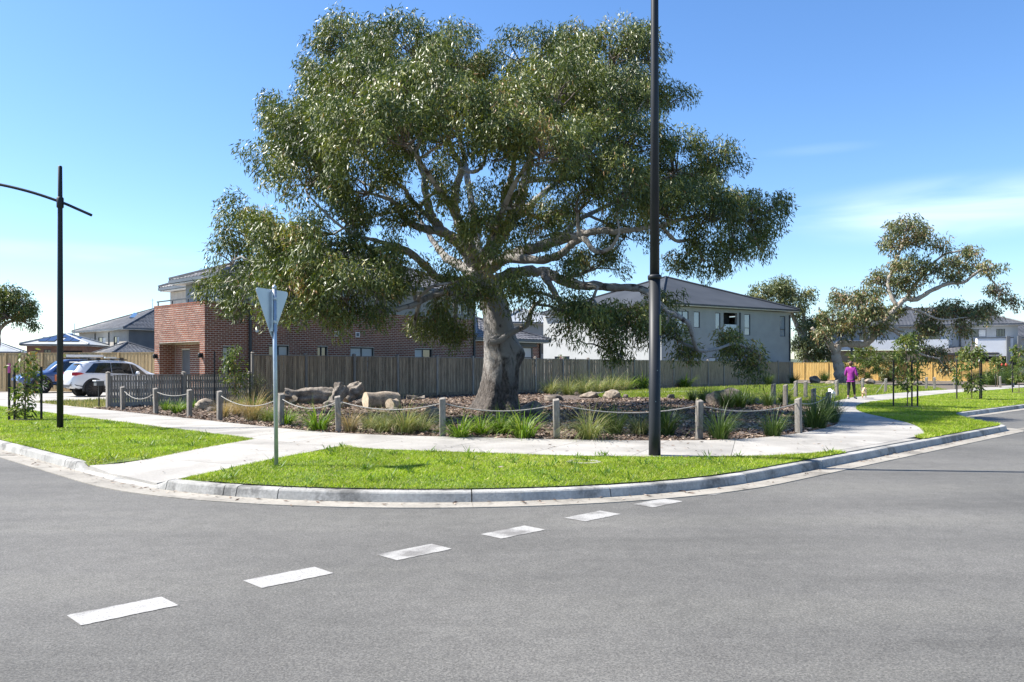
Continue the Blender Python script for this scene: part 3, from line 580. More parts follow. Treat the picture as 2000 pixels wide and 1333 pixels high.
def weeds():
    rg = np.random.default_rng(78); c = np.r_[scatter(isl, 55, rg), scatter(left, 40, rg)]; n_ = 14; n = len(c)*n_; b = np.repeat(c, n_, 0)+rg.normal(0,.035,(n,2)); a = rg.uniform(0, 6.28, n); L = rg.uniform(.06, .15, n)
    z = G(b[:,0], b[:,1])+.02; d = np.c_[np.cos(a), np.sin(a), rg.uniform(.3, 1.1, n)]*L[:,None]; s_ = np.c_[-np.sin(a), np.cos(a), np.zeros(n)]*.009; o = np.c_[b, z]
    V = np.stack([o, o+d*.5+s_, o+d, o+d*.5-s_], 1); me = npmesh('lawn_weeds', V.reshape(-1,3), np.arange(4*n).reshape(-1,4), np.repeat(np.repeat(rg.uniform(0,.5,len(c)), n_), 4))
    tag(link('lawn_weeds', me, M['strap']), 'small tufts of coarser weeds standing up in the verge lawns', 'weeds', kind='stuff')
weeds()
# ------------------------------------------------------------------ building helpers (local frame: x along the side wall, y inwards, z up)
def wall_grid(mb, w, h, ops, t, place, z0=0.0):
    """wall of width w, height h with rectangular openings (u0,u1,z0,z1); place(u, depth, z) -> local xyz"""
    us = sorted({0, w, *[o[0] for o in ops], *[o[1] for o in ops]}); zs = sorted({z0, h, *[o[2] for o in ops], *[o[3] for o in ops]})
    us = [u for u in us if 0 <= u <= w]; zs = [z for z in zs if z0 <= z <= h]
    for a, b in zip(us[:-1], us[1:]):
        for c, d in zip(zs[:-1], zs[1:]):
            m_, n_ = (a+b)/2, (c+d)/2
            if any(o[0] < m_ < o[1] and o[2] < n_ < o[3] for o in ops): continue
            mb.add([place(u, k, z) for z in (c, d) for k in (0, t) for u in (a, b)], [(0,1,5,4),(2,6,7,3),(0,4,6,2),(1,3,7,5),(4,5,7,6),(0,2,3,1)])
def window(parent, place, u0, u1, z0, z1, mull=(), fr=.05, rec=.06, mat='glass', frame='trim', blind=None, hbar=None):
    mb = MB()
    def bx(a, b, c, d, k0, k1): mb.add([place(u, k, z) for z in (c, d) for k in (k0, k1) for u in (a, b)], [(0,1,5,4),(2,6,7,3),(0,4,6,2),(1,3,7,5),(4,5,7,6),(0,2,3,1)])
    k0, k1 = rec-.03, rec+.04
    bx(u0, u1, z0, z0+fr, k0, k1); bx(u0, u1, z1-fr, z1, k0, k1); bx(u0, u0+fr, z0+fr, z1-fr, k0, k1); bx(u1-fr, u1, z0+fr, z1-fr, k0, k1)
    for m_ in mull: bx(m_-fr/2, m_+fr/2, z0+fr, z1-fr, k0+.004, k1)
    if hbar: bx(u0+fr, u1-fr, hbar-fr/2, hbar+fr/2, k0+.006, k1)
    w = mb.build('window', M[frame], parent)
    edges = [u0+fr*.5]+list(mull)+[u1-fr*.5]
    for i, (a, b) in enumerate(zip(edges[:-1], edges[1:])):
        bl = blind and (blind is True or i in blind)
        g_ = MB().add([place(a,rec+.012,z0+.01), place(b,rec+.012,z0+.01), place(b,rec+.012,z1-.01), place(a,rec+.012,z1-.01)], [(0,1,2,3)]).build('pane', M['blind'] if bl else M[mat], w)
    return w
BR_L, BR_H, BR_G = .222, .065, .0205
def brick_mesh(l, h=BR_H, d=.05):
    m_ = MB(); e = .004
    m_.add([(0,0,0),(l,0,0),(l,0,h),(0,0,h),(e,-d*.14,e),(l-e,-d*.14,e),(l-e,-d*.14,h-e),(e,-d*.14,h-e)],[(4,5,6,7),(0,1,5,4),(1,2,6,5),(2,3,7,6),(3,0,4,7)])
    return m_
def bricks(w, h, ops, z0=0.0):
    """list of (u, z, length) for a stretcher-bond face with openings"""
    out = []; c = 0; z = z0
    while z+BR_H <= h+.001:
        u = -(BR_L+BR_G)/2*(c % 2)
        while u < w:
            a, b = max(u, 0), min(u+BR_L, w); segs = [(a, b)]
            for o in ops:
                if o[2]-.02 < z+BR_H/2 < o[3]+.02:
                    ns_ = []
                    for p, q in segs:
                        if q <= o[0] or p >= o[1]: ns_.append((p, q)); continue
                        if p < o[0]: ns_.append((p, o[0]))
                        if q > o[1]: ns_.append((o[1], q))
                    segs = ns_
            out += [(p, z, q-p) for p, q in segs if q-p > .03]
            u += BR_L+BR_G
        z += BR_H+BR_G; c += 1
    return out
def lay_bricks(name, lst, place, parent):
    m_ = MB()
    for u, z, l in lst:
        e = .004; k = -.007+rnd.uniform(-.003,.003)
        m_.add([place(u,0,z),place(u+l,0,z),place(u+l,0,z+BR_H),place(u,0,z+BR_H),place(u+e,k,z+e),place(u+l-e,k,z+e),place(u+l-e,k,z+BR_H-e),place(u+e,k,z+BR_H-e)],[(4,5,6,7),(0,1,5,4),(1,2,6,5),(2,3,7,6),(3,0,4,7)])
    return tag(m_.build(name, M['brick'], parent), kind='stuff')
def tile_plane(mb, A, B, C, D, course=.33, col=.30, amp=.028, sub=4, step=.03):
    """roof tiles laid in courses on the plane A-B (eave), C-D (ridge, D above A)"""
    A, B, C, D = map(Vector, (A, B, C, D)); n = (B-A).cross(D-A).normalized()
    if n.z < 0: n = -n
    slope = ((D+C)/2-(A+B)/2); k = max(1, round(slope.length/course))
    xd = (B-A).normalized()
    for i in range(k):
        v0, v1 = i/k, (i+1)/k
        l0, r0, l1, r1 = A.lerp(D, v0), B.lerp(C, v0), A.lerp(D, v1), B.lerp(C, v1)
        w = (r0-l0).length; m_ = max(2, int(w/col*sub)); base = len(mb.v)
        for j in range(m_+1):
            p = l0.lerp(r0, j/m_); q = l1.lerp(r1, j/m_)
            ph = (p-A).dot(xd)/col*2*math.pi; h = amp*max(-.2, math.sin(ph)); ph2 = (q-A).dot(xd)/col*2*math.pi; h2 = amp*max(-.2, math.sin(ph2))
            mb.v += [tuple(p+n*(h+step)), tuple(q+n*h2), tuple(p+n*(h-.012))]
        for j in range(m_):
            a = base+3*j; mb.f += [(a, a+3, a+4, a+1), (a+2, a+5, a+3, a)]
def hip_roof(parent, x0, x1, y0, y1, ze, pitch, oh, mat, tiles=True, name='roof', gable=False, fas='fascia', col=.30, sub=4):
    """hip roof over a rectangle, its ridge along the longer side; fascia, soffit and ridge caps"""
    X0, X1, Y0, Y1 = x0-oh, x1+oh, y0-oh, y1+oh; lx, ly = X1-X0, Y1-Y0; hw = min(lx, ly)/2; zr = ze+hw*math.tan(math.radians(pitch)); g_ = 0 if gable else hw
    if lx >= ly: r0, r1 = Vector((X0+g_, (Y0+Y1)/2, zr)), Vector((X1-g_, (Y0+Y1)/2, zr))
    else: r0, r1 = Vector(((X0+X1)/2, Y0+g_, zr)), Vector(((X0+X1)/2, Y1-g_, zr))
    a, b, c, d = Vector((X0,Y0,ze)), Vector((X1,Y0,ze)), Vector((X1,Y1,ze)), Vector((X0,Y1,ze))
    root = MB().box(X0+.03, X1-.03, Y0+.03, Y1-.03, ze-.19, ze-.15).build(name, M['white'], parent)
    quads = [(a,b,r1,r0),(b,c,r1,r1),(c,d,r0,r1),(d,a,r0,r0)] if lx >= ly else [(a,b,r0,r0),(b,c,r1,r0),(c,d,r1,r1),(d,a,r0,r1)]
    for q in quads:
        m_ = MB()
        if tiles: tile_plane(m_, *q, col=col, sub=sub); o = m_.build('roof_tiles', M[mat], root); tag(o, kind='stuff')
        else:
            m_.add(q if (q[2]-q[3]).length > 1e-4 else q[:3], [(0,1,2,3)] if (q[2]-q[3]).length > 1e-4 else [(0,1,2)]); m_.build('roof_sheet', M[mat], root)
    f = MB()
    for p, q in ((a,b),(b,c),(c,d),(d,a)):
        f.beam(p+Vector((0,0,-.07)), q+Vector((0,0,-.07)), .10, .13)
    f.build('eaves_gutter', M[fas], root)
    rc = MB()
    for p, q in (((r0,r1),) if (r1-r0).length > .1 else ())+(((a,r0),(d,r0),(b,r1),(c,r1)) if lx >= ly else ((a,r0),(b,r0),(c,r1),(d,r1))):
        rc.tube([p+Vector((0,0,.05)), q+Vector((0,0,.05))], .10, 6)
    rc.build('ridge_cap', M[mat], root)
    return root
def P_side(y=0.0, x0=0.0): return lambda u, k, z: (x0+u, y+k, z)                 # wall in the x direction, seen from -y
def P_front(x=0.0, y0=0.0): return lambda u, k, z: (x+k, y0+u, z)                # wall in the y direction, seen from -x
FANG = math.atan2(44, 39)                                                          # direction of the long side fence

# ------------------------------------------------------------------ the brick house behind the fence
BH = empty('brick_house', (-12.34, 32.5, .22), FANG, 'two-storey red brick house with tiled roof behind the tall fence', 'house')
HB = 4.02
front_ops = [(.42, 3.98, 0, 2.45)]
side_ops = [(.77,1.33,.4,2.26), (2.9,3.9,1.2,2.35), (5.37,5.92,1.2,2.35), (7.2,8.6,1.2,2.35), (11.2,12.4,1.2,2.35)]
wm = MB(); wall_grid(wm, 4.44, HB, front_ops, .25, P_front()); wall_grid(wm, 15.35, HB, [(a-.25,b-.25,c,d) for a,b,c,d in side_ops], .25, P_side(0, .25))
wall_grid(wm, 3.9, 2.6, [(2.24,2.98,0,2.15)], .2, P_front(.69, .36)); wm.box(.25,.69,.14,.40,0,2.45); wm.box(.25,.69,3.99,4.44,0,2.45)
wm.box(.25, 4, .26, 4.4, 2.46, 2.6); wm.box(.2, 3.0, 4.19, 4.44, 0, HB); wm.box(3.0, 15.6, 9.0, 9.25, 0, 5.2); wm.box(15.35,15.6,.26,9,0,5.2); wm.box(3.0,3.25,4.2,9,0,5.2)
wm.build('wall', M['mortar'], BH)
fb = bricks(4.44, HB, front_ops); fb.sort(key=lambda q: (q[0], q[1]))
pick = sorted(fb, key=lambda q: abs(q[0]-1.2)+.45*abs(q[1]-2.6))[:300]; pk = set(pick); lib = {}
bw = bpy.data.objects.new('front_brickwork', None); COL.objects.link(bw); bw.parent = BH
for u, z, l in pick:
    key = round(l, 3)
    if key not in lib:
        me = brick_mesh(l).mesh('brick'); me.materials.append(M['brick']); lib[key] = me
    o = bpy.data.objects.new('brick', lib[key]); COL.objects.link(o); o.parent = bw
    o.rotation_euler = (0, 0, -math.pi/2); o.location = (rnd.uniform(-.003,.002), u+l, z)   # mesh faces -y; turned to face -x
lay_bricks('brickwork', [q for q in fb if q not in pk], P_front(), BH)
lay_bricks('brickwork', bricks(15.6, HB, side_ops), P_side(), BH)
lay_bricks('brickwork', bricks(3.5, 2.44, [(2.18,2.92,0,2.15)]), P_front(.69, .42), BH)
lay_bricks('brickwork', bricks(.68, 2.44, []), lambda u, k, z: (.01+u, 3.98+k, z), BH)
MB().box(-.02, .16, -.03, 4.47, HB, HB+.06).box(.16, 2.0, -.03, .15, HB, HB+.06).build('parapet_capping', M['brick'], BH)
for (a, b, c, d), mu, bl in zip(side_ops, ((1.05,), (3.4,), (5.62,), (7.9,), (11.8,)), ((0,), (1,), None, True, (0,))):
    window(BH, P_side(), a, b, c, d, mu, blind=bl, rec=.10)
dr = MB().box(.72,.76,2.62,3.32,0,2.13).build('door', M['doorp'], BH); MB().box(.69,.72,2.70,3.24,.12,1.05).build('door_panel', M['blind'], dr)
for y in (.2, 4.2):
    l = MB().box(-.05,-.012,y-.06,y+.06,1.78,1.98).build('wall_lamp', M['black'], BH); MB().lathe([(.03,-.12),(.065,-.08),(.07,.06),(.02,.09)],10,(-.12,y,1.90)).build('lamp_shade', M['black'], l, True)
for L, z in ((6.4, 2.95), (7.6, 2.95)):
    v = MB().box(L-.12,L+.12,-.03,.01,z-.12,z+.12).build('wall_vent', M['white'], BH); MB().box(L-.08,L+.08,-.036,-.031,z-.08,z+.08).build('vent_grille', M['fascia'], v)
MB().lathe([(.07,0),(.08,.05),(.03,.07)],12,(2.3,-.06,2.95),'Y').build('wall_alarm', M['white'], BH)
for L, zt in ((1.98, 3.95), (15.45, 5.2)): MB().box(L-.05,L+.05,-.10,-.012,0,zt).build('downpipe', M['trim'], BH)
# upper storey: render walls, sliding doors on to the balcony
um = MB(); wall_grid(um, 3.5, 5.2, [(.35,2.5,2.9,4.95)], .2, P_front(1.0, .1), 2.6); wall_grid(um, 14.4, 5.25, [(1.0,2.2,4.1,5.0),(5.0,6.2,4.2,5.0),(11.6,12.4,4.2,5.0),(13.0,14.0,4.2,5.0)], .2, P_side(.08, 1.2), HB-.6)
wall_grid(um, 5.4, 5.3, [], .2, P_front(3.2, 3.62), 2.6); um.box(1.2,3.2,3.4,3.6,2.6,5.2); um.build('upper_wall', M['render_grey'], BH)
window(BH, P_front(1.0,.1), .35, 2.5, 2.9, 4.95, (1.07,1.78), blind=(0,2))
for a, b in ((2.2,3.4),(6.2,7.4),(12.8,13.6),(14.2,15.2)): window(BH, P_side(.08), a, b, 4.2 if a > 3 else 4.1, 5.0, ((a+b)/2,), blind=(0,))
hip_roof(BH, 3.2, 15.6, .1, 9.2, 5.42, 23, .55, 'browntile')
hip_roof(BH, 1.0, 4.0, .1, 3.6, 5.22, 20, .5, 'browntile', name='porch_roof')
rl_ = MB()
rp_ = [(.05,4.3,0),(.05,.05,0),(2.0,.05,0)]
for p, q in zip(rp_[:-1], rp_[1:]): rl_.beam((p[0],p[1],HB+.24), (q[0],q[1],HB+.24), .05, .05)
for p in ((.05,4.2),(.05,2.9),(.05,1.5),(.05,.05),(1.0,.05),(1.95,.05)): rl_.box(p[0]-.02,p[0]+.02,p[1]-.02,p[1]+.02,HB+.03,HB+.22)
rl_.build('balcony_rail', M['trim'], BH)

# garage wing behind the trunk
gp = Vector((-12.34,32.5,.22))+Vector((math.cos(FANG), math.sin(FANG), 0))*15.9
GW = empty('brick_garage', gp, FANG, 'low brick garage with pale tiled roof glimpsed right of the tree trunk', 'garage')
gm = MB(); gops = [(3.2,4.9,.6,2.6)]; wall_grid(gm, 5.7, 2.9, gops, .22, P_side(.3)); gm.box(0,.2,.52,6,0,2.9); gm.box(5.5,5.7,.52,6,0,2.9); gm.build('wall', M['mortar'], GW)
lay_bricks('brickwork', bricks(5.7, 2.9, gops), P_side(.3), GW)
window(GW, P_side(.3), 3.2, 4.9, .6, 2.6, (4.05,), blind=(0,1), hbar=2.0); MB().box(2.9,5.2,.22,.28,2.62,2.9).build('lintel', M['trim'], GW); MB().box(5.5,5.58,.2,.28,0,2.85).build('downpipe', M['trim'], GW)
hip_roof(GW, 0, 5.7, .3, 6.3, 3.05, 22, .4, 'browntile')

# ------------------------------------------------------------------ grey house on the right, its pale side wall lit by the sun
_d = Vector((.843,.537,0)).normalized(); gc = Vector((25.5,74,.2))-_d*15.9; ga = math.atan2(_d.y,_d.x)
GH = empty('grey_house', gc, ga, 'large grey rendered house with plain dark metal roof behind the fence', 'house')
gops = [(1.7,3.04,4.45,6.1),(3.62,4.34,4.75,6.1),(6.16,6.77,4.7,6.1),(7.15,8.85,4.0,6.15),(9.75,10.5,4.25,6.1),(14.4,15.15,4.25,6.1),(3.4,4.3,.9,2.3),(5.4,6.3,.9,2.3)]
gm = MB(); wall_grid(gm, 15.9, 6.45, gops, .25, P_side()); gm.build('wall', M['render_grey'], GH)
gm = MB(); wall_grid(gm, 16.5, 6.4, [(12.2,14.6,1.8,2.5)], .25, P_front(-.004,.25)); gm.build('side_wall', M['render_white'], GH)
MB().box(15.65,15.895,.26,16,0,6.4).box(.3,15.6,15.6,15.9,0,6.4).build('rear_wall', M['render_grey'], GH)
for i, (a, b, c, d) in enumerate(gops):
    if i == 3:
        MB().box(a,b,.9,1.0,c,d).build('recess_shade_back', M['dark'], GH); MB().box(a+.05,b-.05,.05,.08,c+.1,c+1.15).build('balcony_glass', M['galv'], GH)  # near-black back board paints in the shade of the recess
    else: window(GH, P_side(), a, b, c, d, ((a+b)/2,) if i in (0,) else (), hbar=c+.65 if i in (4,5) else None, blind=(0,) if i in (6,7) else None, mat='skyglass')
window(GH, P_front(-.004,.25), 12.2, 14.6, 1.8, 2.5)
for L in (9.15, 15.7): MB().box(L-.05,L+.05,-.10,-.012,0,6.2).build('downpipe', M['trim'], GH)
hip_roof(GH, 0, 15.9, 0, 15.9, 6.7, 21, .55, 'metalroof', tiles=False, fas='trim')
MB().lathe([(.12,0),(.12,.5),(.3,.52),(.33,.8),(.2,1.0)],12,(5.8,7.6,9.0)).build('roof_vent', M['trim'], GH, True)
# townhouse glimpsed between trunk and pale wall
TH = empty('townhouse', (-1.0,84,.2), math.radians(20), 'pale grey gabled townhouse far behind the tree trunk', 'house')
gm = MB(); wall_grid(gm, 7, 6.0, [(2.6,5.4,2.9,4.2)], .2, P_side()); gm.box(0,.2,.2,7,0,6); gm.box(6.8,7,.2,7,0,6); gm.build('wall', M['render_grey'], TH); window(TH, P_side(), 2.6,5.4,2.9,4.2,(4.0,)); MB().box(-.1,7.1,-.06,-.01,4.6,4.8).build('band', M['trim'], TH)
hip_roof(TH, 0, 7, 0, 8, 6.2, 22, .5, 'paleroof', tiles=False)

# ------------------------------------------------------------------ houses at the far left
LH = empty('grey_tiled_house', (-41.9,88,.2), FANG, 'grey two-storey house with dark tiled hip roof beyond the driveway', 'house')
ops = [(2.0,3.4,3.2,4.9),(5.6,7.6,2.9,4.9),(9.2,10.6,3.2,4.9),(11.6,12.6,3.2,4.9)]
gm = MB(); wall_grid(gm, 13.2, 5.6, ops, .2, P_front()); gm.build('wall', M['render_beige'], LH)
for a,b,c,d in ops: window(LH, P_front(), a,b,c,d,((a+b)/2,), blind=(0,))
gm = MB(); wall_grid(gm, 21.5, 5.59, [(3.0,9.0,3.0,5.0),(12,15,3.0,5.0)], .2, P_side(.003,.2)); gm.build('side_wall', M['render_dark'], LH)  # charcoal colour here paints in the shade on the face turned from the sun
window(LH, P_side(), 3.2,9.2,3.0,5.0,(5.2,7.2)); window(LH, P_side(), 12.2,15.2,3.0,5.0,(13.7,))
for y in (4.6, 8.4): MB().box(-.1,-.012,y-.05,y+.05,0,5.4).build('downpipe', M['trim'], LH)
rf = hip_roof(LH, 0, 21.7, 0, 13.2, 5.75, 22, .6, 'darktile', col=.4, sub=3)
MB().beam((-.2+3.0,5.2,7.20),(-.2+5.0,8.6,8.0),.6,.08).build('skylight', M['glass'], rf); MB().tube([(6,7,8.0),(6,7,9.7)],.035,5).beam((6,6.6,9.5),(6,7.6,9.5),.03,.03).build('aerial', M['galv'], rf)
LG = empty('tiled_garage', (-39.5,80.5,.2), FANG, 'low dark tiled garage roof in front of the grey house', 'garage')
MB().box(0,4.2,0,4.2,0,2.75).build('wall', M['render_beige'], LG); hip_roof(LG, 0, 4.2, 0, 4.2, 2.9, 24, .4, 'darktile', col=.4, sub=3)
SB = empty('solar_house', (-45.6,84,.2), math.radians(10), 'single-storey brick house with solar panels on a pale roof', 'house')
ops = [(.6,1.1,1.2,3.2),(1.6,2.3,1.4,3.3)]
gm = MB(); wall_grid(gm, 5.6, 3.7, ops+[(2.9,5.3,.1,3.2)], .2, P_side(0,-4.4)); gm.box(-4.4,-4.2,.2,7,0,3.7); gm.box(1.0,1.2,.2,7,0,3.7); gm.build('wall', M['farbrick'], SB)
for a,b,c,d in ops: window(SB, P_side(0,-4.4), a,b,c,d,((a+b)/2,))
MB().box(-1.55,.95,.12,.2,.1,3.2).build('garage_door', M['dark'], SB)
rf = hip_roof(SB, -4.4, 1.2, 0, 7, 3.85, 19, .5, 'paleroof', tiles=False)
for x, y in ((-3.4,.9),(-2.6,.9),(-1.1,.9),(-.3,.9),(-2.4,2.2),(-1.6,2.2)):
    f = lambda yy: 3.85+(yy+.5)*math.tan(math.radians(19))+.09
    MB().add([(x,y-.65,f(y-.65)),(x+.72,y-.65,f(y-.65)),(x+.72,y+.65,f(y+.65)),(x,y+.65,f(y+.65)),(x,y-.65,f(y-.65)-.05),(x+.72,y-.65,f(y-.65)-.05),(x+.72,y+.65,f(y+.65)-.05),(x,y+.65,f(y+.65)-.05)],[(0,1,2,3),(0,4,5,1),(1,5,6,2),(2,6,7,3),(3,7,4,0)]).build('solar_panel', M['solar'], rf)
MB().tube([(-1,3.5,5.0),(-1,3.5,6.2)],.03,5).build('flue', M['galv'], rf)
FH = empty('far_house', (-80,104,.2), math.radians(25), 'low pale-roofed house at the far left edge', 'house')
gm = MB(); wall_grid(gm, 14, 3.4, [(8,9.5,1,2.6)], .2, P_side()); gm.box(13.8,14,.2,9,0,3.4); gm.build('wall', M['render_beige'], FH); window(FH, P_side(), 8,9.5,1,2.6,(8.7,)); hip_roof(FH, 0,14,0,9,3.6,22,.5,'paleroof',tiles=False)

# ------------------------------------------------------------------ white house at the far right
WH = empty('white_house', (38.8,99.5,.2), math.radians(-19), 'white rendered two-storey house with dark tiled roof behind the yellow fence', 'house')
ops = [(3.6,5.6,3.9,5.7),(11.2,13.6,4.1,5.8),(15.6,17.2,5.0,5.9),(18.2,19.1,5.0,5.9)]
gm = MB(); wall_grid(gm, 20.4, 6.3, ops, .25, P_side(), 3.6); gm.box(20.15,20.4,.25,10,0,6.3); gm.box(0,.25,.25,10,0,6.3); gm.build('upper_wall', M['render_white'], WH)
for i, (a,b,c,d) in enumerate(ops): window(WH, P_side(), a,b,c,d, ((a+b)/2,) if i != 3 else (a+.3,a+.6), blind=(1,) if i < 3 else None, frame='trim' if i != 1 else 'white')
MB().box(.1,13.2,-.45,-.01,3.55,4.75).build('white_band', M['white'], WH)
gm = MB(); wall_grid(gm, 16.4, 3.5, [(11.8,12.8,1.6,2.9),(13.8,14.9,1.6,2.9)], .25, P_side(.02)); gm.build('lower_wall', M['tanbrick'], WH)
for a in (11.8, 13.8): window(WH, P_side(.02), a, a+1.05, 1.6, 2.9)
MB().box(2.6,2.85,-.6,-.46,0,6.1).box(14.4,14.55,-.14,-.012,0,6.1).build('downpipe', M['trim'], WH)
hip_roof(WH, 0, 20.4, 0, 10, 6.5, 22, .6, 'darktile', col=.4, sub=3)
pr = MB(); tile_plane(pr, (11.4,-1.6,3.1),(18.2,-1.6,3.1),(16.8,-.02,3.9),(11.4,-.02,3.9), col=.4, sub=3); tag(pr.build('porch_tiles', M['browntile'], WH), kind='stuff'); MB().box(11.4,18.2,-1.62,-1.52,2.92,3.08).build('porch_gutter', M['trim'], WH)
bal = MB().box(16.0,19.6,-1.4,-.02,2.75,4.8).build('balcony', M['white'], WH); MB().box(15.95,19.65,-1.45,-1.38,4.8,4.88).build('balcony_capping', M['trim'], bal)
for x in (18.9, 20.0): MB().box(x,x+.35,-1.75,-1.42,0,5.0).build('column', M['render_dark'], WH)
MB().box(16.5,20.3,-.04,-.01,0,2.74).build('garage_shade_panel', M['dark'], WH)  # solid near-black panel, painted-in shade where the garage stands open
FR = empty('neighbour_house', (66,112,.2), math.radians(-11.5), 'house edge with tiled roof at the far right margin', 'house')
MB().box(0,12,0,9,0,5.4).build('wall', M['render_white'], FR); hip_roof(FR, 0,12,0,9,5.6,22,.5,'darktile',col=.5,sub=3)

# ------------------------------------------------------------------ fences
def fence(name, p0, p1, h, label, mat, pw=.092, gap=.006, post_every=2.5, post_mat=None, maxparts=300, lap=True, cap=True, post_h=.1, z0=.06, side=-1, near_first=True, plinth=True, thick=.018):
    p0, p1 = Vector(p0), Vector(p1); L = (p1-p0).length; a = math.atan2(p1.y-p0.y, p1.x-p0.x)
    e = empty(name, (p0.x, p0.y, .235), a, label, 'fence')
    n = int(L/(pw+gap)); lib_ = {}; rest = MB()
    for i in range(n):
        x = i*(pw+gap); hh = h+rnd.uniform(-.008,.008); off = (.0 if (i % 2 or not lap) else .012)
        if i < maxparts:
            k = rnd.randrange(4)
            if k not in lib_:
                me = MB().box(0,pw,-thick,0,z0,h+(k-1.5)*.004).mesh('paling'); me.materials.append(M[mat]); lib_[k] = me
            o = bpy.data.objects.new('paling', lib_[k]); COL.objects.link(o); o.parent = e
            o.location = (x+rnd.uniform(-.003,.003), side*(.03+off), rnd.uniform(-.004,.004)); o.rotation_euler = (0, rnd.uniform(-.003,.003), rnd.uniform(-.02,.02))
        else: rest.box(x, x+pw, side*(.03+off)-thick, side*(.03+off), z0, hh)
    if rest.v: tag(rest.build('paling_run', M[mat], e), kind='stuff')
    x = 0.0
    while x <= L+.1:
        m_ = MB().box(x-.05,x+.05,-.12 if side < 0 else -.02,.03,0,h+post_h).build('post', M[post_mat or mat], e)
        if post_h: MB().add([(x-.065,-.135,h+post_h),(x+.065,-.135,h+post_h),(x+.065,.045,h+post_h),(x-.065,.045,h+post_h),(x,-.045,h+post_h+.05)],[(0,1,4),(1,2,4),(2,3,4),(3,0,4),(3,2,1,0)]).build('post_cap', M['bollard'], m_)
        x += post_every
    rails = MB()
    for z in (.35, h*.55, h-.2): rails.box(0,L,-.025,.02,z-.035,z+.035)
    rails.build('rail', M[mat], e)
    if cap: MB().box(-.02,L,-.075,.02,h+.004,h+.034).build('capping', M[post_mat or mat], e)
    if plinth: MB().box(0,L,-.065,-.048,0,.16).build('plinth', M[mat], e)
    return e
FD = Vector((39,44)).normalized()
fence('picket_fence', (-14,28), tuple(Vector((-14,28))+FD*5.42), 1.10, 'low grey picket fence in front of the brick house', 'picket', .075, .017, 2.7, lap=False)
fence('tall_fence', tuple(Vector((-14,28))+FD*5.5), (25,72), 1.86, 'long tall weathered timber paling fence behind the gum tree', 'paling', .094, .009, post_mat='picket')
fence('driveway_fence', (-42,50.5), (-17.6,44.0), 2.2, 'tan timber paling fence behind the parked cars', 'treated', .11, .004, 2.6, post_h=0, maxparts=240)
fence('yellow_fence', (29,95), (48.8,81), 1.95, 'fresh yellow pine paling fence beyond the leaning gum', 'pine', .13, .004, 2.6, post_h=0, maxparts=180)
# ------------------------------------------------------------------ trees
def leaves(C, out, n_per, sig, L, W, rg, droop=.9, spread=.6, tint=(.45,.22), tz=None, red=0.0):
    """leaf blades around clump centres C; out = outward directions; returns V, F, tint arrays"""
    n = len(C)*n_per; c = np.repeat(C, n_per, 0); o = np.repeat(out, n_per, 0)
    sg = np.asarray(sig)*np.ones(3)
    b_ = rg.normal(0, 1, (n,3)); b_ *= (rg.random(n)**.45/np.linalg.norm(b_, axis=1))[:,None]
    p = c+b_*sg*1.9
    d = o*.45+np.array([0,0,-droop])+rg.normal(0, spread, (n,3)); d /= np.linalg.norm(d, axis=1)[:,None]
    r = rg.normal(0, 1, (n,3)); w = np.cross(d, r); w /= np.linalg.norm(w, axis=1)[:,None]; nn = np.cross(d, w)
    l = (L*rg.uniform(.65, 1.3, n))[:,None]; wd = (W*rg.uniform(.7, 1.25, n))[:,None]
    V = np.stack([p, p+d*l*.42+w*wd*.5+nn*l*.05, p+d*l+nn*l*-.06, p+d*l*.42-w*wd*.5+nn*l*.05], 1)
    lw = np.sin(C[:,0]*.9+1.7*np.sin(C[:,1]*.6))*np.sin(C[:,2]*1.1+C[:,0]*.3)
    ct = np.repeat(rg.normal(tint[0], tint[1]*.7, len(C))+.14*lw, n_per)
    t = np.clip(ct+rg.normal(0, tint[1]*.7, n), 0, 1)
    if red: t[rg.random(n) < red] = 1
    return V.reshape(-1,3), np.arange(4*n).reshape(-1,4), np.repeat(t, 4)
def bez(a, b, rg, sag=.0, wob=.12, n=6):
    a, b = np.asarray(a, float), np.asarray(b, float); L = np.linalg.norm(b-a); t = np.linspace(0, 1, n)[:,None]
    m = a+(b-a)*.5+rg.normal(0, wob*L, 3)+np.array([0,0,sag*L])
    q = (1-t)**2*a+2*t*(1-t)*m+t*t*b; q[1:-1] += rg.normal(0, wob*L*.12, (n-2,3)); return q
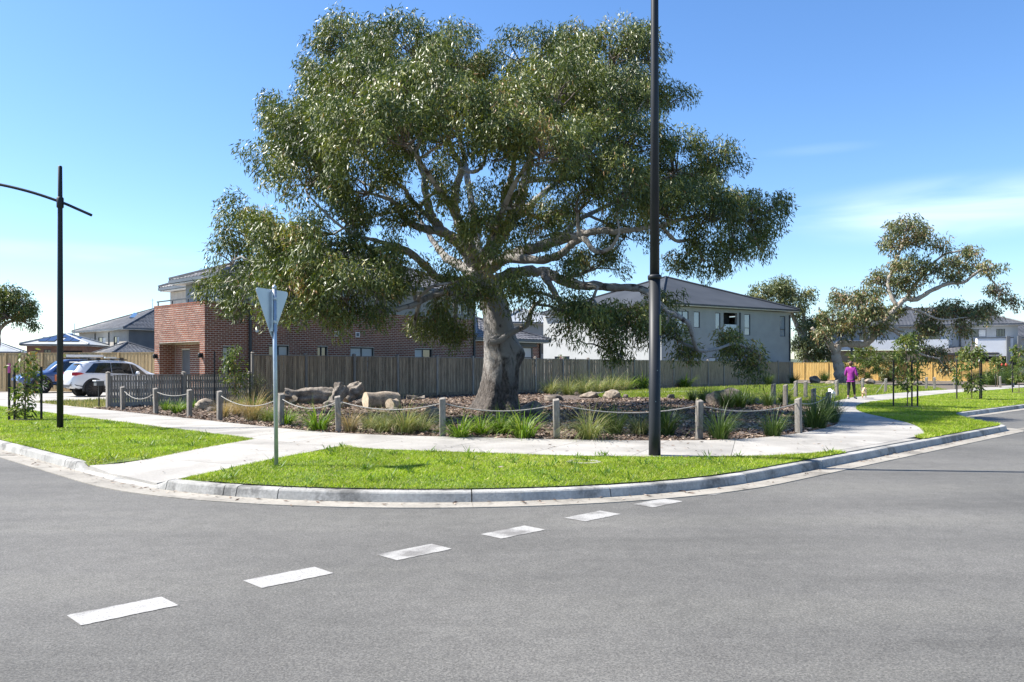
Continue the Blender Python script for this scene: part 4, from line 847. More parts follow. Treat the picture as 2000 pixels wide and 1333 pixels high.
def tree(name, loc, limbs, lumps, label, leafmat, barkmat, seed, leaf=(.155,.034), dens=1.95, n_per=160, sig=(.215,.215,.22), twig_r=.016, group=None, butt=None, droop=1.0, tint=(.46,.24), red=.008, sides=9, sub=1.0):
    """limbs: list of world rows (x,y,z,r); lumps: rows (x,y,z,rx,ry,rz)"""
    rg = np.random.default_rng(seed); rr_ = random.Random(seed)
    loc = Vector(loc); e = empty(name, loc, 0, label, 'tree', group); o3 = np.array(loc)
    nodes = []
    for i, lb in enumerate(limbs):
        q = crom(lb, 6); q[1:-1,:3] += rg.normal(0, .018, (len(q)-2,3))*np.minimum(1, q[1:-1,3:4]*6)
        w = MB(); rad = q[:,3]*(1+.10*np.sin(np.arange(len(q))*1.7+i)); 
        if i == 0 and butt is not None: pass
        else:
            w.tube(q[:,:3]-o3, rad, sides if q[0,3] > .12 else 7, jit=.05, rg=rr_); w.build('trunk' if i == 0 else 'branch', barkmat, e, True)
        if i: nodes += [(p[:3], p[3]) for p in q[2:]]
    if butt is not None: butt(e, o3)
    NP = np.array([p for p, r in nodes]); NR = np.array([r for p, r in nodes])
    lumps = np.array(lumps, float); Cs, Os = [], []; tw = MB()
    for x, y, z, rx, ry, rz in lumps:
        c = np.array([x, y, z]); area = 4*math.pi*((rx*ry)**1.6+(rx*rz)**1.6+(ry*rz)**1.6)**(1/1.6)/3**(1/1.6)
        m = max(5, int(area*dens))
        u = rg.normal(0, 1, (m,3)); u /= np.linalg.norm(u, axis=1)[:,None]; flip = (u[:,2] < -.15) & (rg.random(m) < .55); u[flip,2] *= -1
        rad = rg.uniform(.45, 1.06, m)**.6; cc = c+u*rad[:,None]*np.array([rx,ry,rz])*(1+.16*rg.normal(0,1,(m,1)))
        Cs.append(cc); Os.append(u*np.array([1,1,.5]))
        # branch from the nearest limb, twigs out to the clumps
        k = np.argmin(np.linalg.norm(NP-c, axis=1)-NR*.5+np.maximum(0, NP[:,2]-c[2]+.2)*.3); a = NP[k]
        h = c+np.array([0,0,-.35*rz]); q = bez(a, h, rg, .06, .13, 8); r0 = min(NR[k]*.75, .075+.02*np.linalg.norm(h-a))
        MB().tube(q-o3, np.linspace(r0, .03, 8), 6).build('branch', barkmat, e, True)
        for j in range(0, m, 2):
            s0 = q[rg.integers(4, 8)]; tq = bez(s0, cc[j], rg, .05, .14, 5); tw.tube(tq-o3, np.linspace(twig_r*1.6, twig_r*.5, 5), 4, cap=False)
    tag(tw.build('twigs', M['twig'], e, True), kind='stuff')
    Cs, Os = np.concatenate(Cs), np.concatenate(Os)
    V, Fc, T = leaves(Cs-o3, Os, n_per, sig, leaf[0], leaf[1], rg, droop, tint=tint, red=red)
    tag(link('crown', npmesh('crown', V, Fc, T), leafmat, e), kind='stuff')
    return e
TY = 26.0
DK = 1.75
def LB(rows, Y0=TY): return [tuple(P(x, y, Y0+d*DK))+(r*.86*(Y0+d*DK)/Y0,) for x, y, d, r in rows]
limbs = [
 LB([(968,812,0,.60),(980,700,0,.55),(966,610,0,.43),(935,535,0,.36)]),
 LB([(958,600,0,.36),(945,555,0,.37),(935,535,-.1,.36),(928,515,-.2,.28)]),
 LB([(938,540,0,.30),(985,503,-.2,.22),(1040,486,-.5,.21),(1088,470,-.8,.20),(1125,462,-1,.17),(1165,452,-1.3,.13),(1212,452,-1.6,.11),(1290,440,-1.6,.08),(1370,420,-1.2,.06),(1450,420,-.5,.04)]),
 LB([(985,505,-.2,.2),(1060,508,-1.0,.16),(1096,496,-1.4,.15),(1116,478,-1.6,.13),(1140,468,-1.9,.11),(1165,492,-2.2,.09),(1195,482,-2.4,.07),(1210,455,-2.6,.05)]),
 LB([(950,560,.1,.27),(1000,535,.4,.22),(1055,530,.4,.18),(1085,540,.2,.19),(1120,556,-.2,.18),(1180,560,-.7,.16),(1240,563,-1.2,.14),(1268,574,-1.4,.13),(1300,605,-1.6,.11),(1342,630,-1.7,.09),(1354,660,-1.6,.085),(1364,684,-1.4,.075),(1396,683,-1.2,.06),(1440,672,-.9,.05),(1485,695,-.6,.03)]),
 LB([(1060,534,.4,.14),(1085,575,-.4,.11),(1103,604,-.9,.10),(1128,610,-1.3,.09),(1152,592,-1.6,.07),(1168,560,-1.8,.05)]),
 LB([(1103,604,-.9,.06),(1112,640,-1.0,.05),(1118,668,-1.2,.03)]),
 LB([(940,545,0,.27),(905,548,-.5,.22),(882,562,-1,.17),(835,582,-1.6,.12),(795,600,-2,.10),(740,608,-2.4,.08),(680,600,-2.6,.05)]),
 LB([(930,530,0,.22),(900,520,.3,.2),(868,500,.6,.15),(845,470,.9,.10),(815,420,1.2,.07)]),
 LB([(905,548,-.5,.17),(860,545,-.7,.15),(838,528,-.9,.15),(805,497,-1.1,.14),(770,483,-1.3,.15),(735,488,-1.6,.12),(700,480,-1.9,.09),(640,478,-2.2,.08),(570,500,-2.2,.06),(500,520,-1.8,.04)]),
 LB([(770,483,-1.3,.09),(735,470,-1.9,.08),(700,462,-2.2,.06),(650,430,-2.4,.05),(600,380,-2.4,.035)]),
 LB([(928,518,-.1,.30),(900,478,-.3,.24),(868,455,-.6,.2),(848,434,-.8,.18),(836,400,-.9,.15),(827,345,-.8,.12),(808,290,-.6,.10),(790,200,-.2,.07),(760,120,.3,.04)]),
 LB([(868,455,-.6,.16),(830,448,-1.2,.15),(800,436,-1.6,.12),(782,418,-1.9,.10),(770,395,-2.2,.08),(730,380,-2.6,.05)]),
 LB([(848,434,-.8,.12),(820,408,-1.4,.10),(798,385,-1.9,.10),(790,370,-2.1,.07),(740,330,-2.6,.05)]),
 LB([(930,515,.1,.28),(905,450,.3,.22),(888,410,.2,.17),(893,360,0,.14),(902,325,-.2,.13),(890,308,-.4,.10),(870,250,-.6,.07),(860,150,-.4,.04)]),
 LB([(900,328,-.2,.10),(925,336,-.6,.08),(945,318,-.8,.06),(955,260,-1,.04)]),
 LB([(938,518,.2,.27),(975,465,.6,.24),(1003,420,.7,.22),(1018,385,.6,.20),(1024,352,.5,.17),(1045,270,.4,.12),(1080,180,.4,.08),(1110,110,.4,.04)]),
 LB([(1003,420,.7,.15),(985,385,.1,.14),(998,352,-.6,.12),(1005,300,-1.4,.09),(1000,230,-1.8,.05)]),
 LB([(1024,352,.5,.14),(1065,350,0,.10),(1110,350,-.5,.08),(1160,320,-1,.07),(1220,260,-.8,.06),(1262,190,-.2,.04)]),
 LB([(1090,470,-.8,.12),(1130,430,-.4,.09),(1190,400,0,.08),(1260,360,.2,.07),(1340,340,.2,.05)]),
 LB([(1290,440,-1.6,.08),(1320,470,-1.3,.07),(1355,470,-1.1,.05),(1370,500,-1,.03)]),
 LB([(935,530,.2,.24),(930,470,1.5,.18),(920,390,2.8,.13),(900,280,3.6,.09),(870,190,4,.05)]),
 LB([(1000,430,1.2,.15),(1060,380,2.4,.11),(1140,300,3.4,.08),(1200,220,3.8,.05)]),
 LB([(930,520,-.3,.2),(900,440,-1.8,.14),(850,360,-3,.10),(800,290,-3.6,.07),(740,250,-3.7,.04)]),
 LB([(940,520,-.3,.18),(970,440,-1.8,.13),(1000,370,-2.8,.10),(1040,300,-3.4,.06)]),
]
_lm = [(690,90,1.5,1.1,.5),(790,100,1.7,1.0,-1),(880,115,1.4,1.05,0),(640,160,1.15,1.0,-1),(730,170,1.7,1.1,-2.5),(840,190,1.8,1.1,-3),(565,240,1.1,1.0,-.5),(620,270,1.5,1.1,-2),(528,305,.85,.8,-1),(600,345,1.3,.9,-2),(700,280,1.7,1.1,-3.5),(715,365,1.2,.9,-2.5),(790,265,1.6,1.0,-4),(900,230,1.6,1.1,-3.5),(945,150,.8,.9,0),
 (1050,115,1.25,1.1,-.5),(1135,90,.9,.8,0),(1200,105,1.35,1.1,.5),(1262,90,.65,.95,.5),(1100,180,1.6,1.1,-2),(1000,215,1.4,1.1,-2.5),(1190,200,1.4,1.0,-1),(1262,190,.7,1.1,0),(1312,190,.5,.62,.5),(985,285,1.3,.9,-3.5),(1060,290,1.5,1.0,-3.5),(1150,290,1.5,.9,-2.5),(1235,285,1.3,.85,-1.5),
 (1210,370,1.4,.9,-2.5),(1130,370,1.1,.8,-2),(1330,320,1.2,.9,-.5),(1395,335,.9,.95,0),(1300,405,1.4,.9,-1.5),(1390,415,1.35,1.0,-1.5),(1465,425,.95,.9,0),(1500,415,.65,.75,.5),(1490,480,.65,.7,.3),(1430,490,.85,.75,-.5),(1370,500,.7,.7,-1),(1322,520,.4,.5,-.8),(1220,455,.9,.6,-.5),(1165,515,1.0,.5,.5),(1080,425,1.0,.7,.8),(990,455,.8,.65,-1.5),(955,430,.75,.6,-2.5),
 (470,435,.8,.85,-1),(448,505,.7,.8,-1),(520,470,1.1,.9,-2),(600,465,1.1,.8,-2.5),(680,425,1.0,.7,-1.5),(428,575,.6,.5,-.5),(500,560,.9,.8,-2),(580,560,1.1,.9,-3),(660,555,1.1,.9,-3),(740,560,1.0,.75,-2.5),(545,612,.7,.45,-2.5),(640,620,.8,.5,-3),(720,620,.7,.5,-2.5),(450,610,.42,.5,-1),(800,535,.7,.5,-2),(790,430,.8,.7,-1.8),
 (850,620,.8,.7,-1),(890,655,.6,.55,-.5),(815,650,.5,.5,-1.2),(915,580,.75,.5,-1.8),(1000,565,.8,.6,-1.8),(1040,585,.5,.45,-1.5),(855,395,.55,.6,-2.6),
 (1105,600,.75,.5,-1.5),(1150,640,1.05,.7,-2),(1220,635,1.05,.8,-2),(1215,690,.55,.45,-2),(1270,640,.75,.6,-1.5),(1315,650,.45,.5,-1),(1290,590,.45,.4,-1),(1340,690,.3,.35,-1),
 (1440,690,.7,.42,-.5),(1478,715,.5,.5,-.5),(1418,668,.4,.3,-.5),
 (905,470,.55,.6,-2.2),(870,360,.6,.7,-1.5),(930,395,.5,.6,-1.2),(1000,395,.6,.6,-2.2),(760,505,.8,.6,-2.6),(620,520,1.0,.7,-3.0),(560,520,1.0,.7,-2.2),(880,545,.5,.45,-2.4),(960,500,.5,.45,-2.4),(1060,455,.6,.5,-2.2),(1120,540,.6,.45,-1.8),(690,500,.9,.7,-2.2),
 (700,180,1.8,1.3,3.2),(850,180,2.0,1.4,3.8),(1000,215,1.8,1.2,3.8),(1150,200,1.8,1.2,3.6),(610,290,1.5,1.0,2.6),(1300,375,1.5,1.0,3),(560,480,1.3,.8,2.2),(760,250,1.7,1.0,1.2),(1210,200,1.4,.9,2)]
lumps = [tuple(P(x, y+16*max(0, 1-y/260), TY+d*DK))+(rx*.9*(TY+d*DK)/TY, rx*1.1, rz*.9*(TY+d*DK)/TY) for x, y, rx, rz, d in _lm]
tb = P(968, 803, TY); tb.z = .22
def gum_butt(e, o3):
    """fluted, flared butt with a burl on its right side"""
    prof = [(-.25,-.02,1.02,.95),(0,0,.86,.84),(.22,.04,.72,.72),(.5,.10,.63,.62),(.9,.16,.585,.57),(1.35,.20,.575,.56),(1.75,.21,.57,.55),(2.15,.16,.54,.52),(2.6,.10,.49,.48),(3.1,.02,.45,.44),(3.6,-.08,.42,.42),(4.05,-.26,.39,.39),(4.5,-.48,.36,.36)]
    q = crom([(0, z, x, a, b) for z, x, a, b in prof], 5); n = 40; V, Fc = [], []; rg = np.random.default_rng(5); ph = rg.uniform(0, 6.28, 6)
    for i, (_, z, x, a, b) in enumerate(q):
        for k in range(n):
            t = 2*math.pi*k/n; fl = max(0, 1-z/1.5)
            f = 1+.13*fl*math.sin(5*t+ph[0]+.5*z)+.08*fl*math.sin(9*t+ph[1])+.025*math.sin(3*t+ph[2]+1.3*z)+.02*math.sin(7*t+2.2*z+ph[3])+.012*rg.normal()*(1+fl)
            bu = .22*math.exp(-((z-1.85)/.33)**2-((math.atan2(math.sin(t+.25), math.cos(t+.25)))/.55)**2)
            V.append((x+math.cos(t)*(a*f+bu), math.sin(t)*(b*f+bu*.5), z))
    for i in range(len(q)-1):
        for k in range(n): a_ = i*n+k; b_ = i*n+(k+1) % n; Fc.append((a_, b_, b_+n, a_+n))
    MB().add(V, Fc).build('trunk', M['bark'], e, True)
    c = [(.05,-.50,2.35),(-.12,-.62,2.22),(-.10,-.72,2.18),(.12,-.74,2.22),(.42,-.72,2.42),(.72,-.68,2.58),(.98,-.66,2.72),(1.08,-.64,3.0),(1.2,-.62,3.3),(1.45,-.6,3.5)]
    rr_ = [.10,.11,.10,.10,.095,.09,.085,.08,.07,.05]
    w = crom([(*p, r) for p, r in zip(c, rr_)], 5); MB().tube(w[:,:3], w[:,3], 9).build('branch', M['bark'], e, True)
tree('gum_tree', tb, limbs, lumps, 'huge spreading gum tree with twisted pale limbs in the garden bed', M['leaf'], M['bark'], 3, butt=gum_butt)

# leaning gum at the right
T2 = 74.0
def LB2(rows): return [tuple(P(x, y, T2+d))+(r*.68,) for x, y, d, r in rows]
limbs2 = [LB2([(1645,752,0,1.0),(1640,725,0,.75),(1634,700,0,.62),(1632,675,0,.6)]),
 LB2([(1632,690,0,.55),(1640,672,0,.5),(1665,672,-.3,.48),(1690,672,-.6,.45),(1710,655,-.8,.4),(1735,640,-1,.3),(1765,648,-1.2,.2)]),
 LB2([(1632,690,0,.5),(1618,668,0,.4),(1600,655,.4,.3),(1585,640,.6,.2)]),
 LB2([(1710,655,-.8,.3),(1735,620,-1,.32),(1752,600,-1,.32),(1768,585,-1,.34),(1790,585,-1.2,.32),(1815,570,-1.4,.28),(1850,555,-1.6,.24),(1880,552,-1.8,.2),(1905,535,-2,.18),(1920,528,-2,.15),(1935,545,-2,.12),(1955,570,-2,.08)]),
 LB2([(1752,600,-1,.3),(1735,560,-.6,.25),(1745,520,-.4,.22),(1765,470,-.2,.15),(1760,430,0,.08)]),
 LB2([(1768,585,-1,.25),(1800,540,-.6,.2),(1840,500,-.4,.15),(1880,490,-.4,.1)]),
 LB2([(1768,600,-1,.24),(1800,610,-1.5,.16),(1840,625,-2,.12),(1890,620,-2.2,.08)]),
 LB2([(1735,640,-1,.25),(1765,660,-1.6,.18),(1795,690,-2,.14),(1830,700,-2.2,.1)]),
 LB2([(1690,672,-.6,.2),(1685,630,-1.2,.16),(1670,590,-1.5,.12),(1650,575,-1.5,.08)])]
_l2 = [(1765,445,1.9,1.5),(1745,480,1.5,1.3),(1790,470,1.7,1.6),(1775,520,2.0,1.2),(1720,550,1.8,1.1),(1760,560,2.0,1.2),(1840,480,1.1,1.0),(1815,530,1.8,1.2),(1870,520,1.8,1.2),(1900,495,1.3,1.0),(1860,545,1.2,.8),(1935,525,1.4,1.0),(1950,570,1.2,1.3),(1975,590,1.0,.8),(1925,600,.5,.6),
 (1690,585,2.0,1.3),(1650,590,1.8,1.3),(1625,620,1.6,1.3),(1670,625,2.0,1.4),(1710,620,2.0,1.3),(1740,610,1.6,1.0),(1640,650,1.3,.9),(1610,660,1.2,1.0),(1715,645,1.3,.8),(1820,615,1.5,1.0),(1860,610,1.8,1.2),(1900,615,1.8,1.1),(1930,615,1.2,.9),(1800,640,1.3,.9),(1830,650,1.3,1.0),(1870,645,1.2,.8),(1800,690,1.1,1.2),(1830,700,1.2,1.3),(1845,720,.8,1.0),(1780,665,1.0,.8)]
lumps2 = [tuple(P(x, y, T2-1+(i*37 % 50)/14-1.6))+(rx*.74, rx*.8, rz*.72) for i, (x, y, rx, rz) in enumerate(_l2)]
t2b = P(1645, 748, T2); t2b.z = .2
tree('leaning_gum', t2b, limbs2, lumps2, 'leaning gum tree with reddish tinged leaves beside the yellow fence', M['leaf2'], M['bark2'], 9, leaf=(.36,.10), dens=1.2, n_per=44, sig=(.34,.34,.34), twig_r=.04, red=.08, tint=(.5,.25))
# gum behind it and tree at far left edge
T3 = 98.0
def L3(rows): return [tuple(P(x, y, T3+d))+(r,) for x, y, d, r in rows]
t3 = P(1580, 738, T3); t3.z = .2
tree('bushy_gum', t3, [L3([(1580,742,0,.5),(1575,700,0,.4),(1565,640,0,.3)]), L3([(1575,690,0,.3),(1545,610,0,.22),(1520,580,0,.12)]), L3([(1575,680,0,.25),(1570,620,0,.2),(1560,580,0,.1)]), L3([(1575,690,0,.2),(1600,650,0,.12),(1600,600,0,.1)])],
 [tuple(P(x, y, T3+d))+(rx*.8, rx*.8, rz*.8) for x, y, rx, rz, d in [(1500,570,2.2,1.3,0),(1530,565,2.4,1.5,0),(1560,580,2.2,1.6,1),(1480,585,1.6,1.0,0),(1545,600,2.2,1.5,-1),(1575,640,2.0,1.8,0),(1590,670,2.2,1.8,0),(1565,680,1.6,1.8,-1),(1600,640,1.6,1.8,1),(1590,700,2.0,1.4,0),(1610,690,1.6,1.4,0)]],
 'olive bushy gum tree behind the grey house corner', M['leaf3'], M['bark2'], 12, leaf=(.44,.13), dens=.8, n_per=44, sig=(.45,.45,.4), twig_r=.05)
T4 = 78.0
def L4(rows): return [tuple(P(x, y, T4+d))+(r,) for x, y, d, r in rows]
t4 = P(-12, 745, T4); t4.z = .2
tree('edge_tree', t4, [L4([(-12,748,0,.4),(-8,690,0,.35),(-4,640,0,.28)]), L4([(-6,650,0,.2),(15,630,0,.15),(45,628,0,.1),(62,640,0,.05)]), L4([(-4,640,0,.2),(5,600,0,.15),(20,575,0,.08)]), L4([(-4,640,0,.2),(-30,600,0,.15),(-40,580,0,.08)])],
 [tuple(P(x, y, T4+d))+(rx, rx, rz) for x, y, rx, rz, d in [(0,585,1.9,1.2,0),(25,590,1.8,1.2,0),(45,600,1.2,1.0,0),(60,605,.7,.8,0),(15,615,1.5,.8,-1),(45,625,1.0,.6,0),(62,636,.4,.4,0),(-30,590,2,1.5,0),(-40,620,1.8,1.2,0)]],
 'dark leafy tree cut off by the left edge', M['leaf'], M['bark2'], 14, leaf=(.34,.1), dens=1.0, n_per=50, sig=(.34,.34,.3), twig_r=.04)
# ------------------------------------------------------------------ street furniture
def gp_(px, py, h=None):
    """ground point under a pixel, solved against the terrain"""
    z = .2
    for _ in range(6):
        Y = F_PX*(CAM_H-z)/(py-HY); X = (px-CX)/F_PX*Y; z = gz(X, Y)
    return Vector((X, Y, z))
lp = Vector((2.31, 13.1, gz(2.31, 13.1)))
L1 = empty('street_lamp', lp, 0, 'thick black lamp post standing on the corner lawn', 'lamp post', 'black street lamps')
MB().lathe([(.098,-.05),(.095,.4),(.092,2.88)], 20).build('lower_pole', M['black'], L1, True); MB().lathe([(.096,2.88),(.112,2.885),(.114,2.93),(.09,2.95)], 20).build('collar', M['black'], L1, True)
MB().lathe([(.078,2.95),(.066,6.0),(.052,10.2),(.02,10.25)], 20).build('upper_pole', M['black'], L1, True)
MB().box(.070,.094,-.060,-.02,1.97,2.30).build('sticker', M['yellow'], L1)
a_ = crom([(-2.0,-.3,10.0),(-1.0,-.15,9.75),(0,0,9.45),(.5,.08,9.25)], 5); MB().tube(a_, .035, 8).build('arm', M['black'], L1, True); MB().lathe([(.1,0),(.16,.05),(.12,.12)], 12, (-2.0,-.3,9.9)).build('lamp_head', M['black'], L1, True)
for i, (x, y, z) in enumerate(((0,-.096,.9),(.03,-.09,1.4),(-.03,-.088,2.2))): MB().lathe([(.006,0),(.004,.006)],6,(x,y,z),'Y').build('bolt', M['galv'], L1)
lp = Vector((-10.68, 19.12, gz(-10.68, 19.12)))
L2 = empty('street_lamp', lp, 0, 'slim black lamp post with curved arm on the left verge', 'lamp post', 'black street lamps')
MB().lathe([(.072,-.05),(.066,2.5),(.054,5.2),(.046,6.2),(.03,6.22)], 16).build('pole', M['black'], L2, True); MB().lathe([(.06,5.22),(.078,5.24),(.078,5.46),(.06,5.48)], 14).build('collar', M['black'], L2, True)
a_ = crom([(.72,.05,5.06),(.36,.02,5.22),(0,0,5.37),(-.7,-.05,5.6),(-1.45,-.1,5.77),(-2.1,-.15,5.83)], 6); MB().tube(a_, [.034]*len(a_), 8).build('arm', M['black'], L2, True)
MB().lathe([(.05,0),(.17,.03),(.17,.07),(.06,.12)], 14, (-2.15,-.15,5.74)).build('lamp_head', M['black'], L2, True)
# give way sign, seen from behind
sg = gp_(540, 912); SG = empty('traffic_sign', sg, math.radians(70), 'galvanised post with triangular sign seen from its plain back', 'sign')
MB().tube([(0,0,-.05),(-.03,0,1.4),(-.05,0,2.62)], .03, 12).lathe([(.032,2.60),(.034,2.63),(.01,2.66)],12,(-.05,0,0)).build('post', M['galv'], SG, True)
def tri(r, y, cx=-.05, cz=2.30):
    out = []; R = .05
    A = [(-.40, .29), (.40, .29), (0, -.44)]
    for i in range(3):
        p, q, s_ = A[i], A[i-1], A[(i+1) % 3]
        for t in np.linspace(0, 1, 5):
            d0_ = np.array(q)-np.array(p); d1_ = np.array(s_)-np.array(p); a = np.array(p)+d0_/np.linalg.norm(d0_)*.06*(1-t)+d1_/np.linalg.norm(d1_)*.06*t
            a = a+(np.array(p)-a)*.35*math.sin(math.pi*t); a = a*r+np.array([0, -.02])*(1-r); out.append((cx+a[0], y, cz+a[1]))
    return out
q0, q1 = tri(1, .034), tri(1, .040); n = len(q0)
pl = MB().add(q0+q1, [tuple(range(n)), tuple(reversed(range(n, 2*n)))]+[(i, n+i, n+(i+1) % n, (i+1) % n) for i in range(n)]).build('sign_plate', M['alu'], SG)
MB().add(tri(.97,.0425), [tuple(range(n))]).build('red_border', M['red'], pl); MB().add(tri(.62,.0445), [tuple(range(n))]).build('white_centre', M['white'], pl)
MB().box(-.115,-.085,-.004,.034,1.98,2.55).box(-.015,.015,-.004,.034,1.98,2.55).build('stiffener', M['galv'], SG)
for z in (2.12, 2.46): MB().lathe([(.034,z-.02),(.037,z-.018),(.037,z+.018),(.034,z+.02)],12,(-.045,0,0)).build('clamp', M['galv'], SG)
uc = gp_(1140, 906); tag(MB().lathe([(.24,-.02),(.26,.035),(.20,.04),(.19,.02),(.02,.02)], 20, (uc.x,uc.y,uc.z)).build('utility_cover', M['concrete'], smooth=False), 'small round concrete cover sunk in the corner lawn', 'cover')
mbx = Vector((-14.55, 28.5, gz(-14.55, 28.5))); LBX = empty('letterbox', mbx, FANG, 'small grey letterbox on a thin post beside the picket fence', 'letterbox')
MB().box(-.02,.02,-.02,.02,0,.82).build('post', M['black'], LBX); MB().box(-.13,.13,-.12,.12,.76,.92).build('box', M['render_dark'], LBX); MB().box(-.16,.16,-.15,.15,.92,.955).build('lid', M['white'], LBX)

# ------------------------------------------------------------------ bollards and ropes
def boll_mesh(h, w):
    m_ = MB(); e = .008; a = w/2
    m_.add([(-a,-a,-.1),(a,-a,-.1),(a,a,-.1),(-a,a,-.1),(-a,-a,h-.05),(a,-a,h-.03),(a,a,h),(-a,a,h-.02)], [(0,3,2,1),(4,5,6,7),(0,1,5,4),(1,2,6,5),(2,3,7,6),(3,0,4,7)])
    me = m_.mesh('bollard'); bm = bmesh.new(); bm.from_mesh(me); bmesh.ops.bevel(bm, geom=bm.edges[:], offset=e, segments=1, affect='EDGES'); bmesh.ops.recalc_face_normals(bm, faces=bm.faces); bm.to_mesh(me); bm.free(); me.materials.append(M['bollard']); return me
BM = boll_mesh(.80, .12)
B = [(-12.55,26.1),(-10.65,24.2),(-9.05,22.7),(-7.7,21.3),(-5.45,19.05),(-3.72,17.35),(-1.38,16.1),(.88,15.95),(3.72,16.1),(6.2,17.5),(8.35,21.4),(9.15,24.6)]
wh = ['beside the picket fence','standing before the low picket fence','to the left of the tan boulder','behind the pale tussocks left of the sign','just right of the sign post','in front of the log pile','in front of the tree trunk at its left','between two leafy clumps right of the trunk','right of the thick lamp post','at the right corner of the mulch bed','in the dark tussocks by the bend','behind the dark tussocks by the bend']
Bz = []
for i, (x, y) in enumerate(B):
    o = bpy.data.objects.new('bollard', BM); COL.objects.link(o); z = gz(x, y); o.location = (x, y, z); o.rotation_euler = (rnd.uniform(-.02,.02), rnd.uniform(-.03,.03), math.radians(45 if i < 5 else (10 if i < 9 else -40))+rnd.uniform(-.1,.1))
    tag(o, f'square grey timber bollard {wh[i]}', 'bollard', 'rope bollards round the garden bed'); Bz.append(Vector((x, y, z)))
B2 = [(9.9,29.3),(9.75,30.2),(12.7,36.2),(12.95,35.7),(15.5,38.6),(19.5,45),(20.4,44.2),(23.1,47.5),(25.7,50.2),(26.8,51.3),(27.9,51),(33.2,55),(35.3,57)]
wh2 = ['leftmost of the pair at the lawn corner','darker one of the pair at the lawn corner','left one of the two at the lawn edge','right one of the two at the lawn edge','just left of the walking person','just right of the walking person','with a rope tied to its side by the path','half hidden by the first staked sapling','first of two close together by the yellow fence','second of two close together by the yellow fence','beside the second staked sapling','in the green hedge plants at far right','at the far right end of the row']
B2z = []
for i, (x, y) in enumerate(B2):
    o = bpy.data.objects.new('bollard', BM); COL.objects.link(o); z = gz(x, y); o.location = (x, y, z); o.rotation_euler = (0, rnd.uniform(-.03,.03), math.radians(-40)+rnd.uniform(-.2,.2)); o.scale = (1.15,1.15,1.0)
    tag(o, f'timber bollard beside the lawn path, {wh2[i]}', 'bollard', 'rope bollards along the lawn'); B2z.append(Vector((x, y, z)))
def rope(a, b, sag, label, ha=.68, hb=.68, grp='ropes between bollards'):
    a, b = a+Vector((0,0,ha)), b+Vector((0,0,hb)); q = [a.lerp(b, t)-Vector((0,0,sag*4*t*(1-t))) for t in np.linspace(0, 1, 15)]
    tag(MB().tube(q, .0115, 6).build('rope', M['rope'], smooth=True), label, 'rope', grp)
for i in range(len(B)-1):
    if i == 2: continue
    rope(Bz[i], Bz[i+1], (.26,.10,0,.24,.20,.16,.15,.16,.15,.1,.1)[i], f'pale sagging rope tied to the bollard {wh[i]}')
for i, j in ((0,2),(3,4),(4,5),(7,8),(9,10)): rope(B2z[i], B2z[j], .2, f'thin rope from the bollard {wh2[i]}')
rope(B2z[6], Vector((19.0,42.2,.235)), .02, 'loose rope hanging from a bollard down to the lawn', .68, .05)

# ------------------------------------------------------------------ rocks and logs
def rock_mesh(seed, sx, sy, sz, mat):
    bm = bmesh.new(); bmesh.ops.create_icosphere(bm, subdivisions=4, radius=1); r = random.Random(seed)
    cuts = [(Vector((r.gauss(0,1), r.gauss(0,1), r.gauss(0,.8))).normalized(), r.uniform(.62,.95)) for _ in range(16)]; ph = [r.uniform(0,6) for _ in range(6)]
    for v in bm.verts:
        p = v.co.copy()
        for n_, d in cuts:
            k = p.dot(n_)-d
            if k > 0: p -= n_*k*.97
        f = 1+.05*math.sin(5*p.x+ph[0])*math.sin(4*p.y+ph[1])+.03*math.sin(11*p.z+ph[2]+6*p.x)+.02*math.sin(19*p.x+ph[3])*math.sin(17*p.y+ph[4])+.014*math.sin(31*p.z+23*p.y+ph[5])+r.uniform(-.012,.012)
        v.co = Vector((p.x*sx, p.y*sy, p.z*sz))*f
    me = bpy.data.meshes.new('boulder'); bm.to_mesh(me); bm.free(); me.materials.append(M[mat]); me.polygons.foreach_set('use_smooth', np.ones(len(me.polygons), dtype=bool)); return me
def rock(px, py, w, h, label, mat='rock', seed=0, depth=None, name='boulder'):
    p = gp_(px, py); s_ = p.y/F_PX; sx = w*s_/2; sz = h*s_*.62
    o = bpy.data.objects.new(name, rock_mesh(seed, sx, depth or sx*.8, sz, mat)); COL.objects.link(o); o.location = (p.x, p.y+.2*sx, p.z+sz*.42); o.rotation_euler = (0, 0, rnd.uniform(-.4,.4)); tag(o, label, 'boulder')
